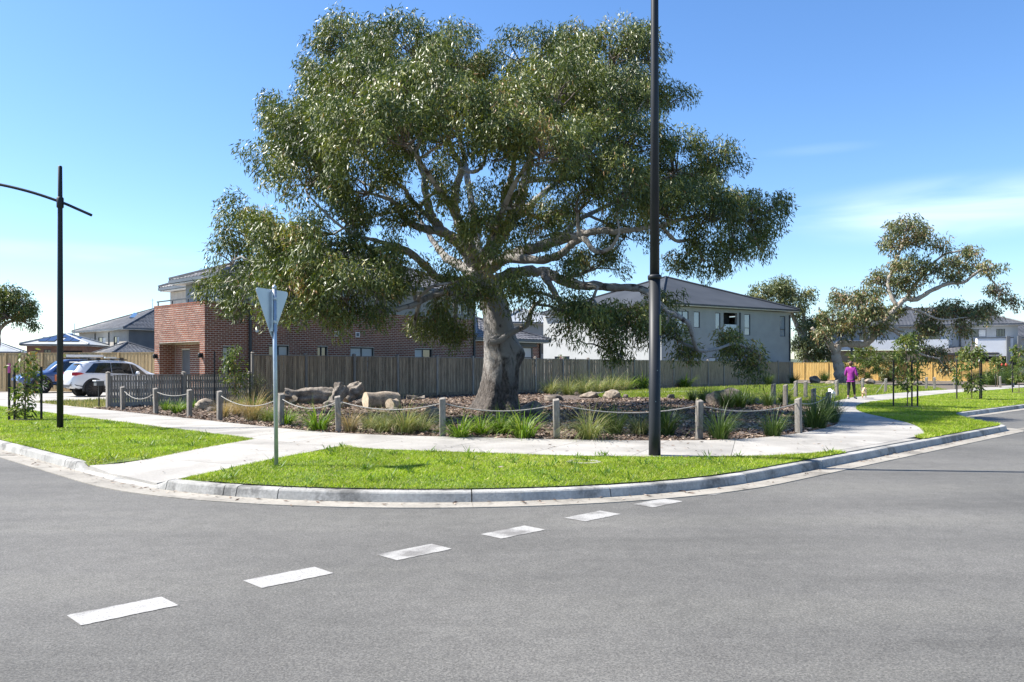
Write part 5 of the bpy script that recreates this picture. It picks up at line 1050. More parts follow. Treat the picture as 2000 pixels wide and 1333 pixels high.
for a in [(402,802,48,26,'brown mossy boulder beside the picket fence','rock2',1),(413,806,24,13,'small dark boulder in front of the brown mossy one','rock',2),(845,816,36,26,'dark leaning boulder left of the tree trunk','rock',3),(1036,812,54,34,'big brown boulder at the right foot of the tree trunk','rock',4),(1082,785,46,18,'low dark flat boulder right of the tree','rock',5),(1152,778,46,14,'flat pale boulder before the grass tussocks','rock2',6),(1196,779,42,20,'rounded sandy boulder at the left end of the lawn','rock2',7),
 (1222,778,12,9,'little dark stone beside the rounded sandy boulder','rock',17),(1305,757,22,13,'blocky tan boulder among strappy leaves near the fence','rock2',8),(1310,780,20,14,'small dark boulder at the lawn edge behind the lamp post','rock',9),(1422,792,84,38,'large dark boulder overgrown with strappy leaves at lawn edge','rock',10),(1478,787,13,11,'small tan stone beside the large overgrown boulder','rock2',11),(1592,747,28,14,'pale grey boulder at the far end of the lawn','rock2',12),(1622,751,24,8,'low pinkish boulder by the leaning gum','rock2',13),(1700,748,26,9,'low pink boulder right of the walking person','rock2',14),(1790,752,30,8,'flat grey boulder in the far shade bed','rock',15),(602,786,26,10,'small pale rock below the log pile','rock2',16),(490,786,40,12,'low pinkish boulder among tan tussocks','rock2',18),(640,797,22,14,'angular dark lump below the middle of the log pile','rock',19),(672,798,30,16,'broken brown lump under the tilted stump','rock',20),(705,793,26,18,'jagged dark rock between stump and pale log','rock',21),(770,806,30,14,'dark rock half hidden before the small sawn round','rock',22)]: rock(a[0], a[1], a[2], a[3], a[4], a[5], a[6])
def log(px, py, yaw, L, r, label, pitch=0.0, seed=0, rough=.16, z=None, hollow=False, mat='log'):
    p = gp_(px, py); e = empty('log', (p.x, p.y, p.z+(z if z is not None else r*.85)), yaw, label, 'log', 'cut logs lying under the gum tree'); e.rotation_euler = (0, -pitch, yaw); rg = random.Random(seed)
    n, m = 26, 22; V, Fc = [], []; ph = [rg.uniform(0,6) for _ in range(5)]
    for i in range(m):
        t = i/(m-1); x = (t-.5)*L
        for k in range(n):
            a = 2*math.pi*k/n; rr_ = r*(1-.15*t)*(1+rough*.5*math.sin(3*a+ph[0]+2*t)+rough*.4*math.sin(7*a+ph[1]-3*t)+rough*.22*rg.uniform(-1,1)+.1*math.sin(6*t+ph[2])+rough*.5*math.sin(9*t+2*a+ph[3])*math.sin(4*a+ph[4])+rough*.9*max(0, .18-abs(t-.02))*4*(1+math.sin(5*a+ph[1])))
            V.append((x, math.cos(a)*rr_, math.sin(a)*rr_))
    Fc = [(i*n+k, i*n+(k+1) % n, (i+1)*n+(k+1) % n, (i+1)*n+k) for i in range(m-1) for k in range(n)]
    MB().add(V, Fc).build('bark', M[mat], e, True)
    for i0, sx in ((0, -1), ((m-1)*n, 1)):
        q = V[i0:i0+n]; MB().add([(v[0]+sx*.006, v[1], v[2]) for v in q]+[(q[0][0]+sx*.02, 0, 0)], [(k, (k+1) % n, n) for k in range(n)]).build('cut_face', M['cut'], e)
    return e
log(610, 790, math.radians(12), 1.95, .31, 'long gnarled log at the left of the log pile', .03, 1, .35)
log(578, 790, math.radians(60), .8, .27, 'root end of broken wood at the far left of the pile', .2, 2, .5)
log(658, 792, math.radians(65), .95, .25, 'cracked upright chunk in the middle of the log pile', .9, 3, .4, z=.3)
log(663, 782, math.radians(20), .3, .17, 'short sawn disc lying on top of the pile', 1.45, 4, .05, z=.62, mat='palelog')
log(688, 788, math.radians(35), .9, .28, 'dark rough stump tilted at the right of the pile', .6, 5, .35, z=.42)
log(632, 780, math.radians(-20), .34, .16, 'small knotty stub on the gnarled log', 1.2, 6, .3, z=.62)
log(746, 797, math.radians(33), 1.2, .30, 'smooth pale log with a wide sawn end', .0, 7, .06, mat='palelog')
log(768, 800, math.radians(50), .3, .19, 'small sawn round in front of the smooth pale log', .1, 8, .06, mat='palelog')
log(812, 782, math.radians(5), .75, .09, 'scrap of torn bark on the mulch left of the trunk', .0, 9, .6)
log(655, 800, math.radians(55), .6, .1, 'splintered root piece in front of the pile', .35, 10, .6)

# ------------------------------------------------------------------ grasses and strappy plants
def tuft(n, L, w, spread, seed, seg=4, curl=1.0, base=.08):
    rg = np.random.default_rng(seed); V = np.empty((n, seg+1, 2, 3)); a = rg.uniform(0, 2*np.pi, n); el = np.clip(rg.normal(spread, .28, n), .03, 1.35); l = L*rg.uniform(.5, 1.15, n)
    r0 = base*np.sqrt(rg.random(n)); b = np.c_[np.cos(a)*r0, np.sin(a)*r0, np.zeros(n)]; h = np.c_[np.cos(a), np.sin(a)]; sd = np.c_[-np.sin(a), np.cos(a), np.zeros(n)]
    p = b.copy(); th = el*.45
    for s_ in range(seg+1):
        wd = w*(1-.93*(s_/seg)**1.5)*.5
        V[:,s_,0] = p-sd*wd; V[:,s_,1] = p+sd*wd
        p = p+np.c_[h*(np.sin(th)*l/seg)[:,None], np.cos(th)*l/seg]; th = th+el*curl*.55*rg.uniform(.7, 1.3, n)
    F = []
    for s_ in range(seg):
        i = np.arange(n)*(seg+1)*2+s_*2; F.append(np.c_[i, i+1, i+3, i+2])
    return V.reshape(-1,3), np.concatenate(F), np.repeat(np.clip(rg.normal(.45, .25, n), 0, 1), (seg+1)*2)
TUFT = {}
for k, (n, L, w, sp, cu, base, mt) in dict(tan=(260,.62,.007,.55,1.1,.10,'tan'), pale=(340,.70,.0075,.8,1.15,.13,'tussock'), strap=(150,.60,.016,.85,.85,.14,'strap'), dark=(190,.72,.013,.55,.9,.13,'darkstrap'), dense=(420,.8,.011,.6,.8,.2,'darkstrap')).items():
    for v in range(3):
        V, Fc, T = tuft(n, L, w, sp, 100+v*7+len(k), 4, cu, base); me = npmesh(k, V, Fc, T); me.materials.append(M[mt]); TUFT[k, v] = me
def plant(k, px, py, sc_, label, grp=None, name=None, flat=1.0):
    p = gp_(px, py); o = bpy.data.objects.new(name or {'tan':'tussock','pale':'tussock','strap':'strappy_plant','dark':'strappy_plant','dense':'strappy_plant'}[k], TUFT[k, rnd.randrange(3)]); COL.objects.link(o)
    o.location = (p.x, p.y, p.z+.01); o.rotation_euler = (0, 0, rnd.uniform(0, 6.28)); wide = 1.0 if k == 'dense' else 1.3
    o.scale = (sc_*wide*rnd.uniform(.92,1.1), sc_*wide*rnd.uniform(.92,1.1), sc_*flat*rnd.uniform(.95,1.12)); tag(o, label, 'grass' if k in ('tan','pale') else 'plant', grp)
for a in [('tan',437,816,1.0,'slim straw-coloured tussock beside the fourth bollard'),('tan',462,812,.9,'wispy straw tussock behind the big tan one'),('tan',492,823,1.35,'big tan tussock left of the sign post'),('pale',522,824,.95,'grey-green tussock next to the big tan one'),('strap',556,832,.95,'bright strappy plant at the foot of the sign'),('strap',622,842,1.25,'bushy bright green strappy plant right of the sign'),('tan',683,845,.9,'dry tan tussock before the log pile bollard'),
 ('pale',748,846,1.0,'grey-green tussock at the left of the wide grass mound'),('pale',790,848,1.15,'tallest tussock of the wide grass mound'),('pale',822,845,.9,'tussock at the right of the wide grass mound'),('pale',722,838,.8,'thin dry tussock behind the grass mound'),
 ('strap',897,856,.95,'bright strappy clump right beside the bollard by the trunk'),('strap',938,850,.9,'dark strappy clump in the middle of three'),('strap',978,848,1.0,'strappy clump in front of the tree roots'),('strap',1022,857,1.2,'broad bright strappy clump left of the middle bollard'),
 ('pale',1150,860,1.15,'pale fountain tussock right of the middle bollard'),('dark',1198,850,1.0,'dark tuft behind the pale fountain tussock'),('pale',1250,850,.95,'olive tuft just left of the thick lamp post'),('dark',1300,852,1.0,'dark tuft just right of the thick lamp post'),('dark',1290,826,.8,'small dark tuft behind the thick lamp post'),('dark',1405,860,1.1,'dark strappy tuft right of the fourth path bollard'),('dark',1510,854,.9,'small dark tuft near the right bed corner'),
 ('dense',1592,838,1.15,'large dense dark tussock beside the corner bollard'),('dense',1622,826,1.05,'dense dark tussock at the bend of the footpath'),('dense',1606,815,.95,'dense dark tussock behind the one at the bend')]: plant(*a)
for i_, (px, py, s_) in enumerate(sorted(((1075,770,1.2),(1092,762,1.3),(1110,772,1.2),(1125,764,1.4),(1140,770,1.3),(1155,758,1.4),(1168,767,1.3),(1182,757,1.5),(1192,765,1.4),(1205,757,1.4),(1100,756,1.3),(1135,754,1.4),(1215,763,1.2)))): plant('pale', px, py, s_*1.45, f'{ORD[i_]} pale tussock from the left in the grass band before the tall fence', 'tussock band by the tall fence')
for i_, (px, py, s_) in enumerate(((1222,762,1.2),(1238,758,1.2),(1255,760,1.2),(1270,757,1.1),(1290,756,1.3),(1305,755,1.3),(1322,756,1.3),(1338,757,1.2))): plant('strap', px, py, s_*1.7, f'{ORD[i_]} broad strappy plant from the left in the row near the side path', 'strappy row by the side path')
for i_, (px, py, s_) in enumerate(sorted(((1375,786,1.1),(1392,790,1.0),(1420,797,1.2),(1445,797,1.2),(1465,792,1.0),(1500,795,.9),(1532,790,.9),(1352,784,.8)))): plant('dark', px, py, s_, f'{ORD[i_]} dark tuft from the left around the large overgrown boulder', 'tufts at the lawn edge')
for i_, (px, py, s_) in enumerate(((325,803,.7),(345,808,.8),(360,803,.7),(378,797,.6),(470,795,.7),(500,795,.8),(540,790,.7))): plant('strap', px, py, s_, f'{ORD[i_]} small green strappy plant from the left near the picket fence', 'small plants by the picket fence')
for i_, (px, py, s_) in enumerate(sorted(((1500,752,1.4),(1525,748,1.4),(1550,750,1.4),(1610,745,1.6),(1640,744,1.6),(1680,742,1.5),(1920,752,1.9),(1940,753,2.0),(1955,750,2.0),(1975,752,2.1),(1990,748,2.0),(1900,748,1.8)))): plant('dense', px, py, s_, f'{ORD[i_]} dark clumping plant from the left in the far beds by the fences', 'far clumping plants')

# ------------------------------------------------------------------ staked saplings and shrubs
def sapling(px, py, H, crown_w, z0, stakes, label, n=26, leaf=(.14,.05), seed=0, name='staked_sapling', sh=1.5, lean=0.0, tip=None):
    p = gp_(px, py); rg = np.random.default_rng(seed); e = empty(name, p, 0, label, 'sapling', 'staked saplings')
    st = [(0,0,-.05),(.02,.01,H*.4),(-.02+lean,.02,H*.8),(lean,0,H*1.0)]; q = crom(st, 4); MB().tube(q, np.linspace(.022,.007,len(q)), 6).build('stem', M['stem'], e, True)
    C, O = [], []; br = MB()
    for i in range(n):
        z = rg.uniform(z0, H); w = crown_w*(.35+.65*math.sin(math.pi*min(1, max(.05, (z-z0)/(H-z0)))**.8)); a = rg.uniform(0, 6.28); r = w*rg.uniform(.2, 1)
        c = np.array([math.cos(a)*r, math.sin(a)*r, z]); C.append(c); O.append(np.array([math.cos(a), math.sin(a), .1])); br.tube(bez((0,0,max(.1, z-.25)), c, rg, .05, .08, 4), [.008,.006,.005,.003], 4, cap=False)
    tag(br.build('twigs', M['stem'], e, True), kind='stuff')
    V, Fc, T = leaves(np.array(C), np.array(O), 22, (.11,.11,.12), leaf[0], leaf[1], rg, .7, .6, (.5,.25)); tag(link('foliage', npmesh('foliage', V, Fc, T), M['sapleaf'], e), kind='stuff')
    for k, (dx, dy) in enumerate(stakes):
        s_ = MB().box(dx-.022,dx+.022,dy-.022,dy+.022,-.1,sh*rnd.uniform(.97,1.03)).build('stake', M['stake'], e)
        if tip == k: MB().box(dx-.026,dx+.026,dy-.026,dy+.026,sh-.2,sh+.02+.04).build('stake_tip', M['pink'], s_)
    t_ = MB()
    for dx, dy in stakes: t_.tube([(dx,dy,sh*.62),(dx*.5,dy*.5,sh*.6-.02),(0,0,sh*.62)], .009, 4)
    tag(t_.build('tie', M['stake'], e), kind='stuff')
    m_ = MB().lathe([(.42,-.02),(.36,.035),(.1,.05)], 18); m_.build('mulch_ring', M['mulch'], e, True)
    return e
sapling(48, 822, 1.85, .42, .15, ((-.42,.0),(-.2,-.12),(.40,.1)), 'leafy young sapling between dark stakes at the left edge', 24, (.17,.055), 31, tip=0)
sapling(1772, 796, 2.55, .62, .75, ((-.48,.05),(.07,-.2),(.40,.05)), 'first staked sapling right of the walking person', 44, (.16,.06), 32, sh=1.75)
sapling(1898, 781, 2.5, .75, .5, ((-.62,.1),(.25,-.2),(.5,.1)), 'second staked sapling, before the yellow fence', 46, (.18,.07), 33, sh=1.75)
sapling(1990, 768, 2.6, .7, .8, ((-.3,.1),(.5,.1)), 'third staked sapling at the right edge', 36, (.18,.07), 34, sh=1.8)
sapling(458, 790, 2.15, .48, .25, ((-.75,0),(.55,.1)), 'bushy young shrub with stakes in front of the picket fence end', 40, (.13,.045), 35, sh=1.95)
sapling(1094, 762, 2.1, .7, .2, ((.0,-.45),(.95,.0)), 'dark round shrub with a pink-tipped stake before the tall fence', 50, (.16,.06), 36, sh=1.95, tip=0)
sapling(1948, 757, 2.3, .5, .9, ((0,.2),), 'thin sapling among the dark plants at the far right', 22, (.2,.08), 37, sh=2.0)
def shrub(px, py, H, W, label, mat, seed, leaf=(.16,.05), n=60, flower=False):
    p = gp_(px, py); rg = np.random.default_rng(seed); e = empty('shrub', p, 0, label, 'shrub'); C, O = [], []; br = MB()
    for i in range(n):
        u = rg.normal(0, 1, 3); u /= np.linalg.norm(u); c = np.array([u[0]*W, u[1]*W*.8, H*.52+u[2]*H*.5])*np.array([1,1,1])*1.0; c[:2] *= rg.uniform(.3, 1); C.append(c); O.append(u)
        if i % 2 == 0: br.tube(bez((rg.normal(0,.06), rg.normal(0,.06), 0), c, rg, .05, .1, 4), [.014,.01,.008,.004], 4, cap=False)
    tag(br.build('stems', M['stem'], e, True), kind='stuff')
    V, Fc, T = leaves(np.array(C), np.array(O), 32, (.16,.16,.16), leaf[0], leaf[1], rg, .35, .7, (.45,.25)); tag(link('foliage', npmesh('foliage', V, Fc, T), M[mat], e), kind='stuff')
    if flower:
        for i in range(2): MB().lathe([(.02,0),(.14,.12),(.1,.3),(.02,.36)], 8, (rg.uniform(-W,W)*.7, -W*.5, H*1.0)).build('flower', M['flower'], e, True)
shrub(505, 790, .95, .4, 'grey-green feathery shrub at the start of the tall fence', 'leaf3', 41, (.09,.016), 40)
shrub(1690, 745, 3.4, 2.3, 'green wattle shrub behind the walking person', 'sapleaf', 42, (.3,.09), 110)
shrub(1735, 744, 2.8, 1.5, 'smaller olive shrub right of the wattle', 'leaf3', 43, (.28,.09), 70)
shrub(1605, 742, 2.0, 1.4, 'dark low shrub left of the leaning gum trunk', 'leaf', 44, (.26,.09), 70)
shrub(1490, 750, 2.0, .9, 'grey shrub in front of the fence under the hanging branch', 'leaf3', 45, (.2,.06), 45)
shrub(1965, 745, 1.5, 1.4, 'red-flowering shrub at the foot of the white house', 'leaf', 46, (.3,.09), 60, True)
shrub(1600, 735, 4.2, .8, 'slender pale green wattle in front of the yellow fence', 'sapleaf', 47, (.3,.09), 40)
# ------------------------------------------------------------------ cars
def car(name, loc, rz, label, st, paint, glass, wheels, wr, rimm, extras):
    """st rows: x, z bottom, z belt, z top, half width, half width at the roof"""
    e = empty(name, loc, rz, label, 'car'); S = np.array(st); xs = np.linspace(S[0,0], S[-1,0], 40)
    A = np.array([np.interp(xs, S[:,0], S[:,i]) for i in range(1, 6)]).T
    for _ in range(1): A[1:-1] = A[1:-1]*.5+(A[:-2]+A[2:])*.25
    f = lambda x: [np.interp(x, xs, A[:,i]) for i in range(5)]
    V, Fc = [], []
    for x, (zb, zl, zt, w, wt) in zip(xs, A):
        h = [(0,zb),(w*.88,zb),(w*.975,zb+.10),(w,(zb+zl)*.5),(w*.985,zl-.06),(w*.955,zl),(wt+.02,zt-.075),(wt*.90,zt-.015),(wt*.45,zt+.006),(0,zt+.01)]
        V += [(x, y, z) for y, z in h]+[(x, -y, z) for y, z in h[-2:0:-1]]
    n = 18
    Fc = [(i*n+k, i*n+(k+1) % n, (i+1)*n+(k+1) % n, (i+1)*n+k) for i in range(len(xs)-1) for k in range(n)]+[tuple(range(n))[::-1], tuple((len(xs)-1)*n+k for k in range(n))]
    MB().add(V, Fc).build('body', M[paint], e, True)
    lo = MB()
    for a, b in zip(np.linspace(S[0,0]+.03, S[-1,0]-.03, 24)[:-1], np.linspace(S[0,0]+.03, S[-1,0]-.03, 24)[1:]):
        (z0, _, _, w0, _), (z1, _, _, w1, _) = f(a), f(b)
        for s_ in (1, -1): lo.add([(a,s_*(w0*.88),z0-.015),(b,s_*(w1*.88),z1-.015),(b,s_*(w1*1.0+.006),z1+.16),(a,s_*(w0*1.0+.006),z0+.16)], [(0,1,2,3)])
    lo.build('sill_trim', M['plastic'], e, True)
    def side(x, t, s_):
        zb, zl, zt, w, wt = f(x); z = zl+.03+(zt-.10-zl-.03)*t; y = w*.955+(wt+.02-w*.955)*(z-zl)/(zt-.075-zl); return (x, s_*(y+.012), z)
    for a0, a1, b0, b1 in glass['side']:
        for s_ in (1, -1):
            q = []
            for t in np.linspace(0, 1, 7): q.append(side(a0+(b0-a0)*t, 0, s_))
            for t in np.linspace(1, 0, 7): q.append(side(a1+(b1-a1)*t, 1, s_))
            MB().add(q, [tuple(range(14))]).build('side_window', M['darkglass'], e)
    for nm, x0, x1 in (('windscreen', *glass['front']), ('rear_window', *glass['rear'])):
        q = []
        for x in np.linspace(x0, x1, 6):
            zb, zl, zt, w, wt = f(x); q += [(x,-wt*.88,zt-.004),(x,-wt*.4,zt+.018),(x,wt*.4,zt+.018),(x,wt*.88,zt-.004)]
        MB().add(q, [(i*4+k, i*4+k+1, i*4+k+5, i*4+k+4) for i in range(5) for k in range(3)]).build(nm, M['darkglass'], e, True)
    for wx in wheels:
        for s_ in (1, -1):
            w = f(wx)[3]; yo = w+.03
            arch = MB(); prof = [(math.cos(a), math.sin(a)) for a in np.linspace(-.25, math.pi+.25, 20)]
            arch.add([(wx+c*wr*1.13, s_*(w+.008), wr+d*wr*1.13) for c, d in prof]+[(wx+c*wr*1.32, s_*(w+.014), wr+d*wr*1.32) for c, d in prof]+[(wx+c*wr*1.36, s_*(w-.03), wr+d*wr*1.36) for c, d in prof], [(i, i+1, 21+i, 20+i) for i in range(19)]+[(20+i, 21+i, 41+i, 40+i) for i in range(19)])
            arch.build('wheel_arch', M['plastic'], e, True)
            MB().lathe([(wr*1.16,0),(.02,.0)], 24, (wx,s_*(w+.004),wr), 'Y').build('wheel_well', M['dark'], e)
            y0, y1 = (w-.2, yo) if s_ > 0 else (-yo, -w+.2)
            wh_ = MB().lathe([(wr*.62,y0),(wr*.97,y0),(wr,y0+.03),(wr,y1-.03),(wr*.95,y1),(wr*.70,y1)], 28, (wx,0,wr), 'Y').build('wheel', M['tyre'], e, True)
            yy = s_*(yo-.012); rm = MB().lathe([(wr*.72,yy),(wr*.68,yy-s_*.02),(.05,yy-s_*.02)], 24, (wx,0,wr), 'Y')
            rm.build('rim', M['rimdark'], wh_)
            sp = MB()
            for k in range(10):
                a = k*math.pi/5; d = Vector((math.cos(a), 0, math.sin(a))); c = Vector((wx, yy, wr)); sp.beam(c+d*.04, c+d*wr*.69, .03, .035, up=(0,1,0))
            sp.lathe([(.07,yy-.02),(.06,yy+.02)], 12, (wx,0,wr), 'Y'); tag(sp.build('spokes', M[rimm], wh_), kind='stuff')
    extras(e, f, side)
    return e
st_suv = [(-2.35,.55,.86,.92,.74,.62),(-2.28,.44,.98,1.04,.86,.74),(-2.14,.38,1.06,1.20,.91,.74),(-1.98,.35,1.08,1.42,.93,.70),(-1.82,.34,1.08,1.60,.935,.67),(-1.6,.33,1.08,1.645,.94,.67),(-.9,.30,1.06,1.685,.94,.68),(0,.28,1.03,1.68,.94,.68),(.45,.28,1.01,1.62,.94,.67),(.8,.28,1.0,1.44,.94,.70),(1.15,.28,.99,1.18,.94,.76),(1.35,.28,.98,1.08,.935,.77),(1.85,.30,.93,1.00,.92,.74),(2.15,.36,.84,.90,.86,.66),(2.33,.45,.68,.74,.74,.55)]
def ex_suv(e, f, side):
    for s_ in (1, -1):
        tl = MB().add([(-2.30,s_*.80,.98),(-2.16,s_*.925,.98),(-1.80,s_*.962,1.07),(-1.96,s_*.945,1.13),(-2.2,s_*.915,1.15),(-2.29,s_*.82,1.14)], [(0,1,2,3,4,5)]).build('tail_lamp', M['lamp_red'], e)
        MB().beam((-1.55,s_*.60,1.71),(.2,s_*.62,1.73),.05,.045).build('roof_rail', M['plastic'], e)
        mr = MB().lathe([(.06,-.12),(.10,-.06),(.10,.06),(.05,.12)], 10, (.62,s_*1.03,1.08),'Y').build('mirror', M['carwhite'], e, True); mr.scale = (.9,1,1)
        MB().beam((-.55,s_*.957,.93),(-.35,s_*.957,.93),.03,.035).beam((.35,s_*.957,.92),(.55,s_*.957,.92),.03,.035).build('door_handle', M['carwhite'], e)
    MB().add([(-2.37,-.75,.42),(-2.37,.75,.42),(-2.34,.82,.62),(-2.34,-.82,.62)], [(0,1,2,3)]).build('rear_bumper', M['plastic'], e); MB().add([(-2.335,-.26,.78),(-2.335,.26,.78),(-2.315,.26,.90),(-2.315,-.26,.90)], [(0,1,2,3)]).build('number_plate', M['white'], e)
    for x in (-1.1, -.05):
        cb = MB().beam((x,-.62,1.79),(x,.62,1.79),.07,.035).build('crossbar', M['black'], e); MB().box(x-.09,x+.09,-.68,-.55,1.68,1.82).box(x-.09,x+.09,.55,.68,1.68,1.82).build('bar_foot', M['black'], cb)
    MB().box(-.75,-.25,-.55,-.35,1.80,1.87).build('rack_clamp', M['galv'], e)
    MB().box(-1.98,-1.86,-.6,.6,1.60,1.63).build('spoiler', M['carwhite'], e)
wp = gp_(183, 776); cs = Vector((wp.x, wp.y, wp.z))-Vector((S2,-S2,0))*.9+Vector((S2,S2,0))*1.38; cs.z = wp.z+.025
car('parked_suv', cs, math.radians(45), 'white family SUV parked behind the picket fence end', st_suv, 'carwhite', dict(side=[(-1.75,-1.32,-.58,-.58),(-.56,-.56,.38,.30),(.40,.32,1.05,.54)], front=(.52,1.2), rear=(-2.14,-1.84)), (-1.38,1.38), .37, 'rimdark', ex_suv)
st_ute = [(-2.6,.6,1.0,1.1,.80,.7),(-2.52,.5,1.12,1.5,.9,.72),(-2.4,.48,1.14,1.74,.92,.70),(-1.6,.46,1.13,1.80,.93,.70),(-.5,.44,1.11,1.82,.93,.70),(.3,.42,1.10,1.80,.93,.69),(.6,.42,1.09,1.70,.93,.70),(.95,.42,1.08,1.42,.93,.74),(1.25,.42,1.08,1.17,.93,.80),(1.7,.44,1.04,1.12,.92,.80),(2.25,.48,.96,1.04,.89,.74),(2.5,.52,.86,.94,.84,.66),(2.6,.58,.76,.8,.74,.6)]
def ex_ute(e, f, side):
    for s_ in (1, -1):
        MB().lathe([(.06,-.13),(.11,-.06),(.11,.06),(.05,.13)], 10, (.72,s_*1.05,1.18),'Y').build('mirror', M['chrome'], e, True)
        MB().beam((-2.0,s_*.62,1.86),(.3,s_*.62,1.86),.05,.05).build('roof_rail', M['plastic'], e)
        MB().add([(2.42,s_*.84,.88),(2.56,s_*.66,.86),(2.55,s_*.64,.98),(2.36,s_*.84,1.0)], [(0,1,2,3)]).build('headlight', M['chrome'], e)
        MB().box(-1.0,.9,s_*.99-.06,s_*.99+.06,.40,.46).build('side_step', M['plastic'], e)
    MB().box(2.55,2.66,-.7,.7,.52,.66).build('bull_bar', M['chrome'], e)
    for x in (-1.7, -.9, -.1): MB().beam((x,-.72,1.93),(x,.72,1.93),.05,.04).build('crossbar', M['black'], e)
    MB().beam((-2.4,.78,2.0),(.35,.78,2.0),.13,.13).build('awning', M['white'], e); MB().box(.35,.6,.55,.8,1.94,2.08).build('work_light', M['yellow'], e)
    y = .945
    p = MB().add([(-.75,y,.62),(.95,y,.62),(.95,y,.98),(-.75,y,.98)], [(0,1,2,3)]).build('door_graphic', M['orange'], e)
    MB().add([(.25,y+.004,.66),(.85,y+.004,.66),(.85,y+.004,.95),(.25,y+.004,.95)], [(0,1,2,3)]).build('graphic_panel', M['blind'], p)
    for tx, x, z, sz in (('W', .82, .68, .34), ('G', .14, .68, .34), ('m', -1.1, .76, .26)):
        c = bpy.data.curves.new('lettering', 'FONT'); c.body = tx; c.size = sz; c.extrude = .002; c.materials.append(M['red'] if tx == 'W' else M['white'])
        o = bpy.data.objects.new('lettering', c); COL.objects.link(o); me = bpy.data.meshes.new_from_object(o); bpy.data.objects.remove(o); o = link('lettering', me, None, p); o.location = (x, y+.009, z); o.rotation_euler = (math.pi/2, 0, math.pi)
wp = gp_(82, 769); hd = Vector((-S2,-S2,0)); cs = Vector((wp.x, wp.y, wp.z))-Vector((S2,-S2,0))*.9-hd*1.55; cs.z = wp.z+.025
car('parked_wagon', cs, math.radians(225), 'blue four-wheel drive with roof racks and side graphics facing the street', st_ute, 'carblue', dict(side=[(-2.25,-2.15,-1.1,-1.1),(-1.02,-1.02,-.1,-.12),(-.02,-.04,1.02,.62)], front=(.62,1.22), rear=(-2.55,-2.42)), (-1.6,1.55), .40, 'rim', ex_ute)
fc = gp_(1996, 752); car('parked_hatchback', Vector((47.5,72.5,.06)), math.radians(225), 'dark car parked at the far right edge', st_suv, 'carblue', dict(side=[(-1.62,-1.42,-.62,-.62),(-.55,-.55,.38,.30),(.44,.36,1.0,.52)], front=(.52,1.2), rear=(-2.14,-1.84)), (-1.38,1.38), .35, 'rim', lambda e, f, s_: None)

# ------------------------------------------------------------------ person and dogs
def skin_mesh(name, verts, edges, radii, root=0, sub=2, extra=None, flat=None):
    me = bpy.data.meshes.new(name); me.from_pydata([tuple(v) for v in verts], edges, []); me.update()
    o = bpy.data.objects.new(name, me); COL.objects.link(o)
    m1 = o.modifiers.new('skin', 'SKIN'); m1.use_smooth_shade = True
    for i, r in enumerate(radii):
        sv = me.skin_vertices[0].data[i]; sv.radius = r if hasattr(r, '__len__') else (r, r); sv.use_root = (i == root)
    m2 = o.modifiers.new('sub', 'SUBSURF'); m2.levels = sub; m2.render_levels = sub
    dg = bpy.context.evaluated_depsgraph_get(); out = bpy.data.meshes.new_from_object(o.evaluated_get(dg)); bpy.data.objects.remove(o)
    if extra is not None:
        bm = bmesh.new(); bm.from_mesh(out); t = bpy.data.meshes.new('t'); t.from_pydata(extra.v, [], extra.f); bm.from_mesh(t); bm.to_mesh(out); bm.free()
    out.polygons.foreach_set('use_smooth', np.ones(len(out.polygons), dtype=bool)); return out
pp = gp_(1662, 781); PS = empty('person', pp+Vector((0,0,.03)), math.radians(-36), 'person in purple top and black leggings walking two dogs, seen from behind', 'person')
J = dict(pel=(0,0,.90), w=(0,.01,1.06), ch=(0,.0,1.26), nk=(0,.005,1.385), n2=(0,.02,1.44), hd=(0,.025,1.515), ht=(0,.02,1.575), hl=(-.085,0,.84), kl=(-.105,.05,.47), al=(-.11,-.03,.08), tl=(-.12,.13,.035), hr=(.085,0,.84), kr=(.105,.10,.48), ar=(.12,.16,.10), tr=(.15,.31,.03),
 sl=(-.165,-.005,1.33), el=(-.225,-.02,1.07), wl=(-.19,.16,.93), pl=(-.18,.22,.90), sr=(.165,-.005,1.33), er=(.235,-.03,1.08), wr=(.275,.10,.89), pr=(.285,.15,.83))
def sk(keys, ed, rad, **k):
    ix = {a: i for i, a in enumerate(keys)}; return skin_mesh('body', [J[a] for a in keys], [(ix[a], ix[b]) for a, b in ed], rad, **k)
fg = MB()
for pk_, wk, s_ in (('pl','wl',-1), ('pr','wr',1)):
    p, w = Vector(J[pk_]), Vector(J[wk]); d = (p-w).normalized(); sd = d.cross(Vector((s_,0,.2))).normalized()
    for i, (o_, l) in enumerate(((-.026,.062),(-.009,.072),(.009,.068),(.025,.052))):
        b = p+sd*o_; fg.tube([b-d*.02, b+d*l*.5, b+d*l*.8+Vector((-s_*.02,0,-.012)), b+d*l*.85+Vector((-s_*.035,0,-.03))], [.0095,.009,.0085,.006], 6)
    b = p-d*.02+sd*-.03; fg.tube([b, b+sd*-.02+d*.03, b+sd*-.018+d*.055+Vector((-s_*.02,0,0))], [.011,.0105,.007], 6)
keys = list(J); ed = [('pel','w'),('w','ch'),('ch','nk'),('nk','n2'),('n2','hd'),('hd','ht'),('pel','hl'),('hl','kl'),('kl','al'),('al','tl'),('pel','hr'),('hr','kr'),('kr','ar'),('ar','tr'),('ch','sl'),('sl','el'),('el','wl'),('wl','pl'),('ch','sr'),('sr','er'),('er','wr'),('wr','pr')]
rad = dict(pel=(.12,.11), w=(.11,.09), ch=(.125,.09), nk=(.055,.05), n2=(.048,.048), hd=(.078,.088), ht=(.065,.07), hl=.085, kl=.058, al=.036, tl=.032, hr=.085, kr=.058, ar=.036, tr=.032, sl=.055, el=.04, wl=.026, pl=(.03,.02), sr=.055, er=.04, wr=.026, pr=(.03,.02))
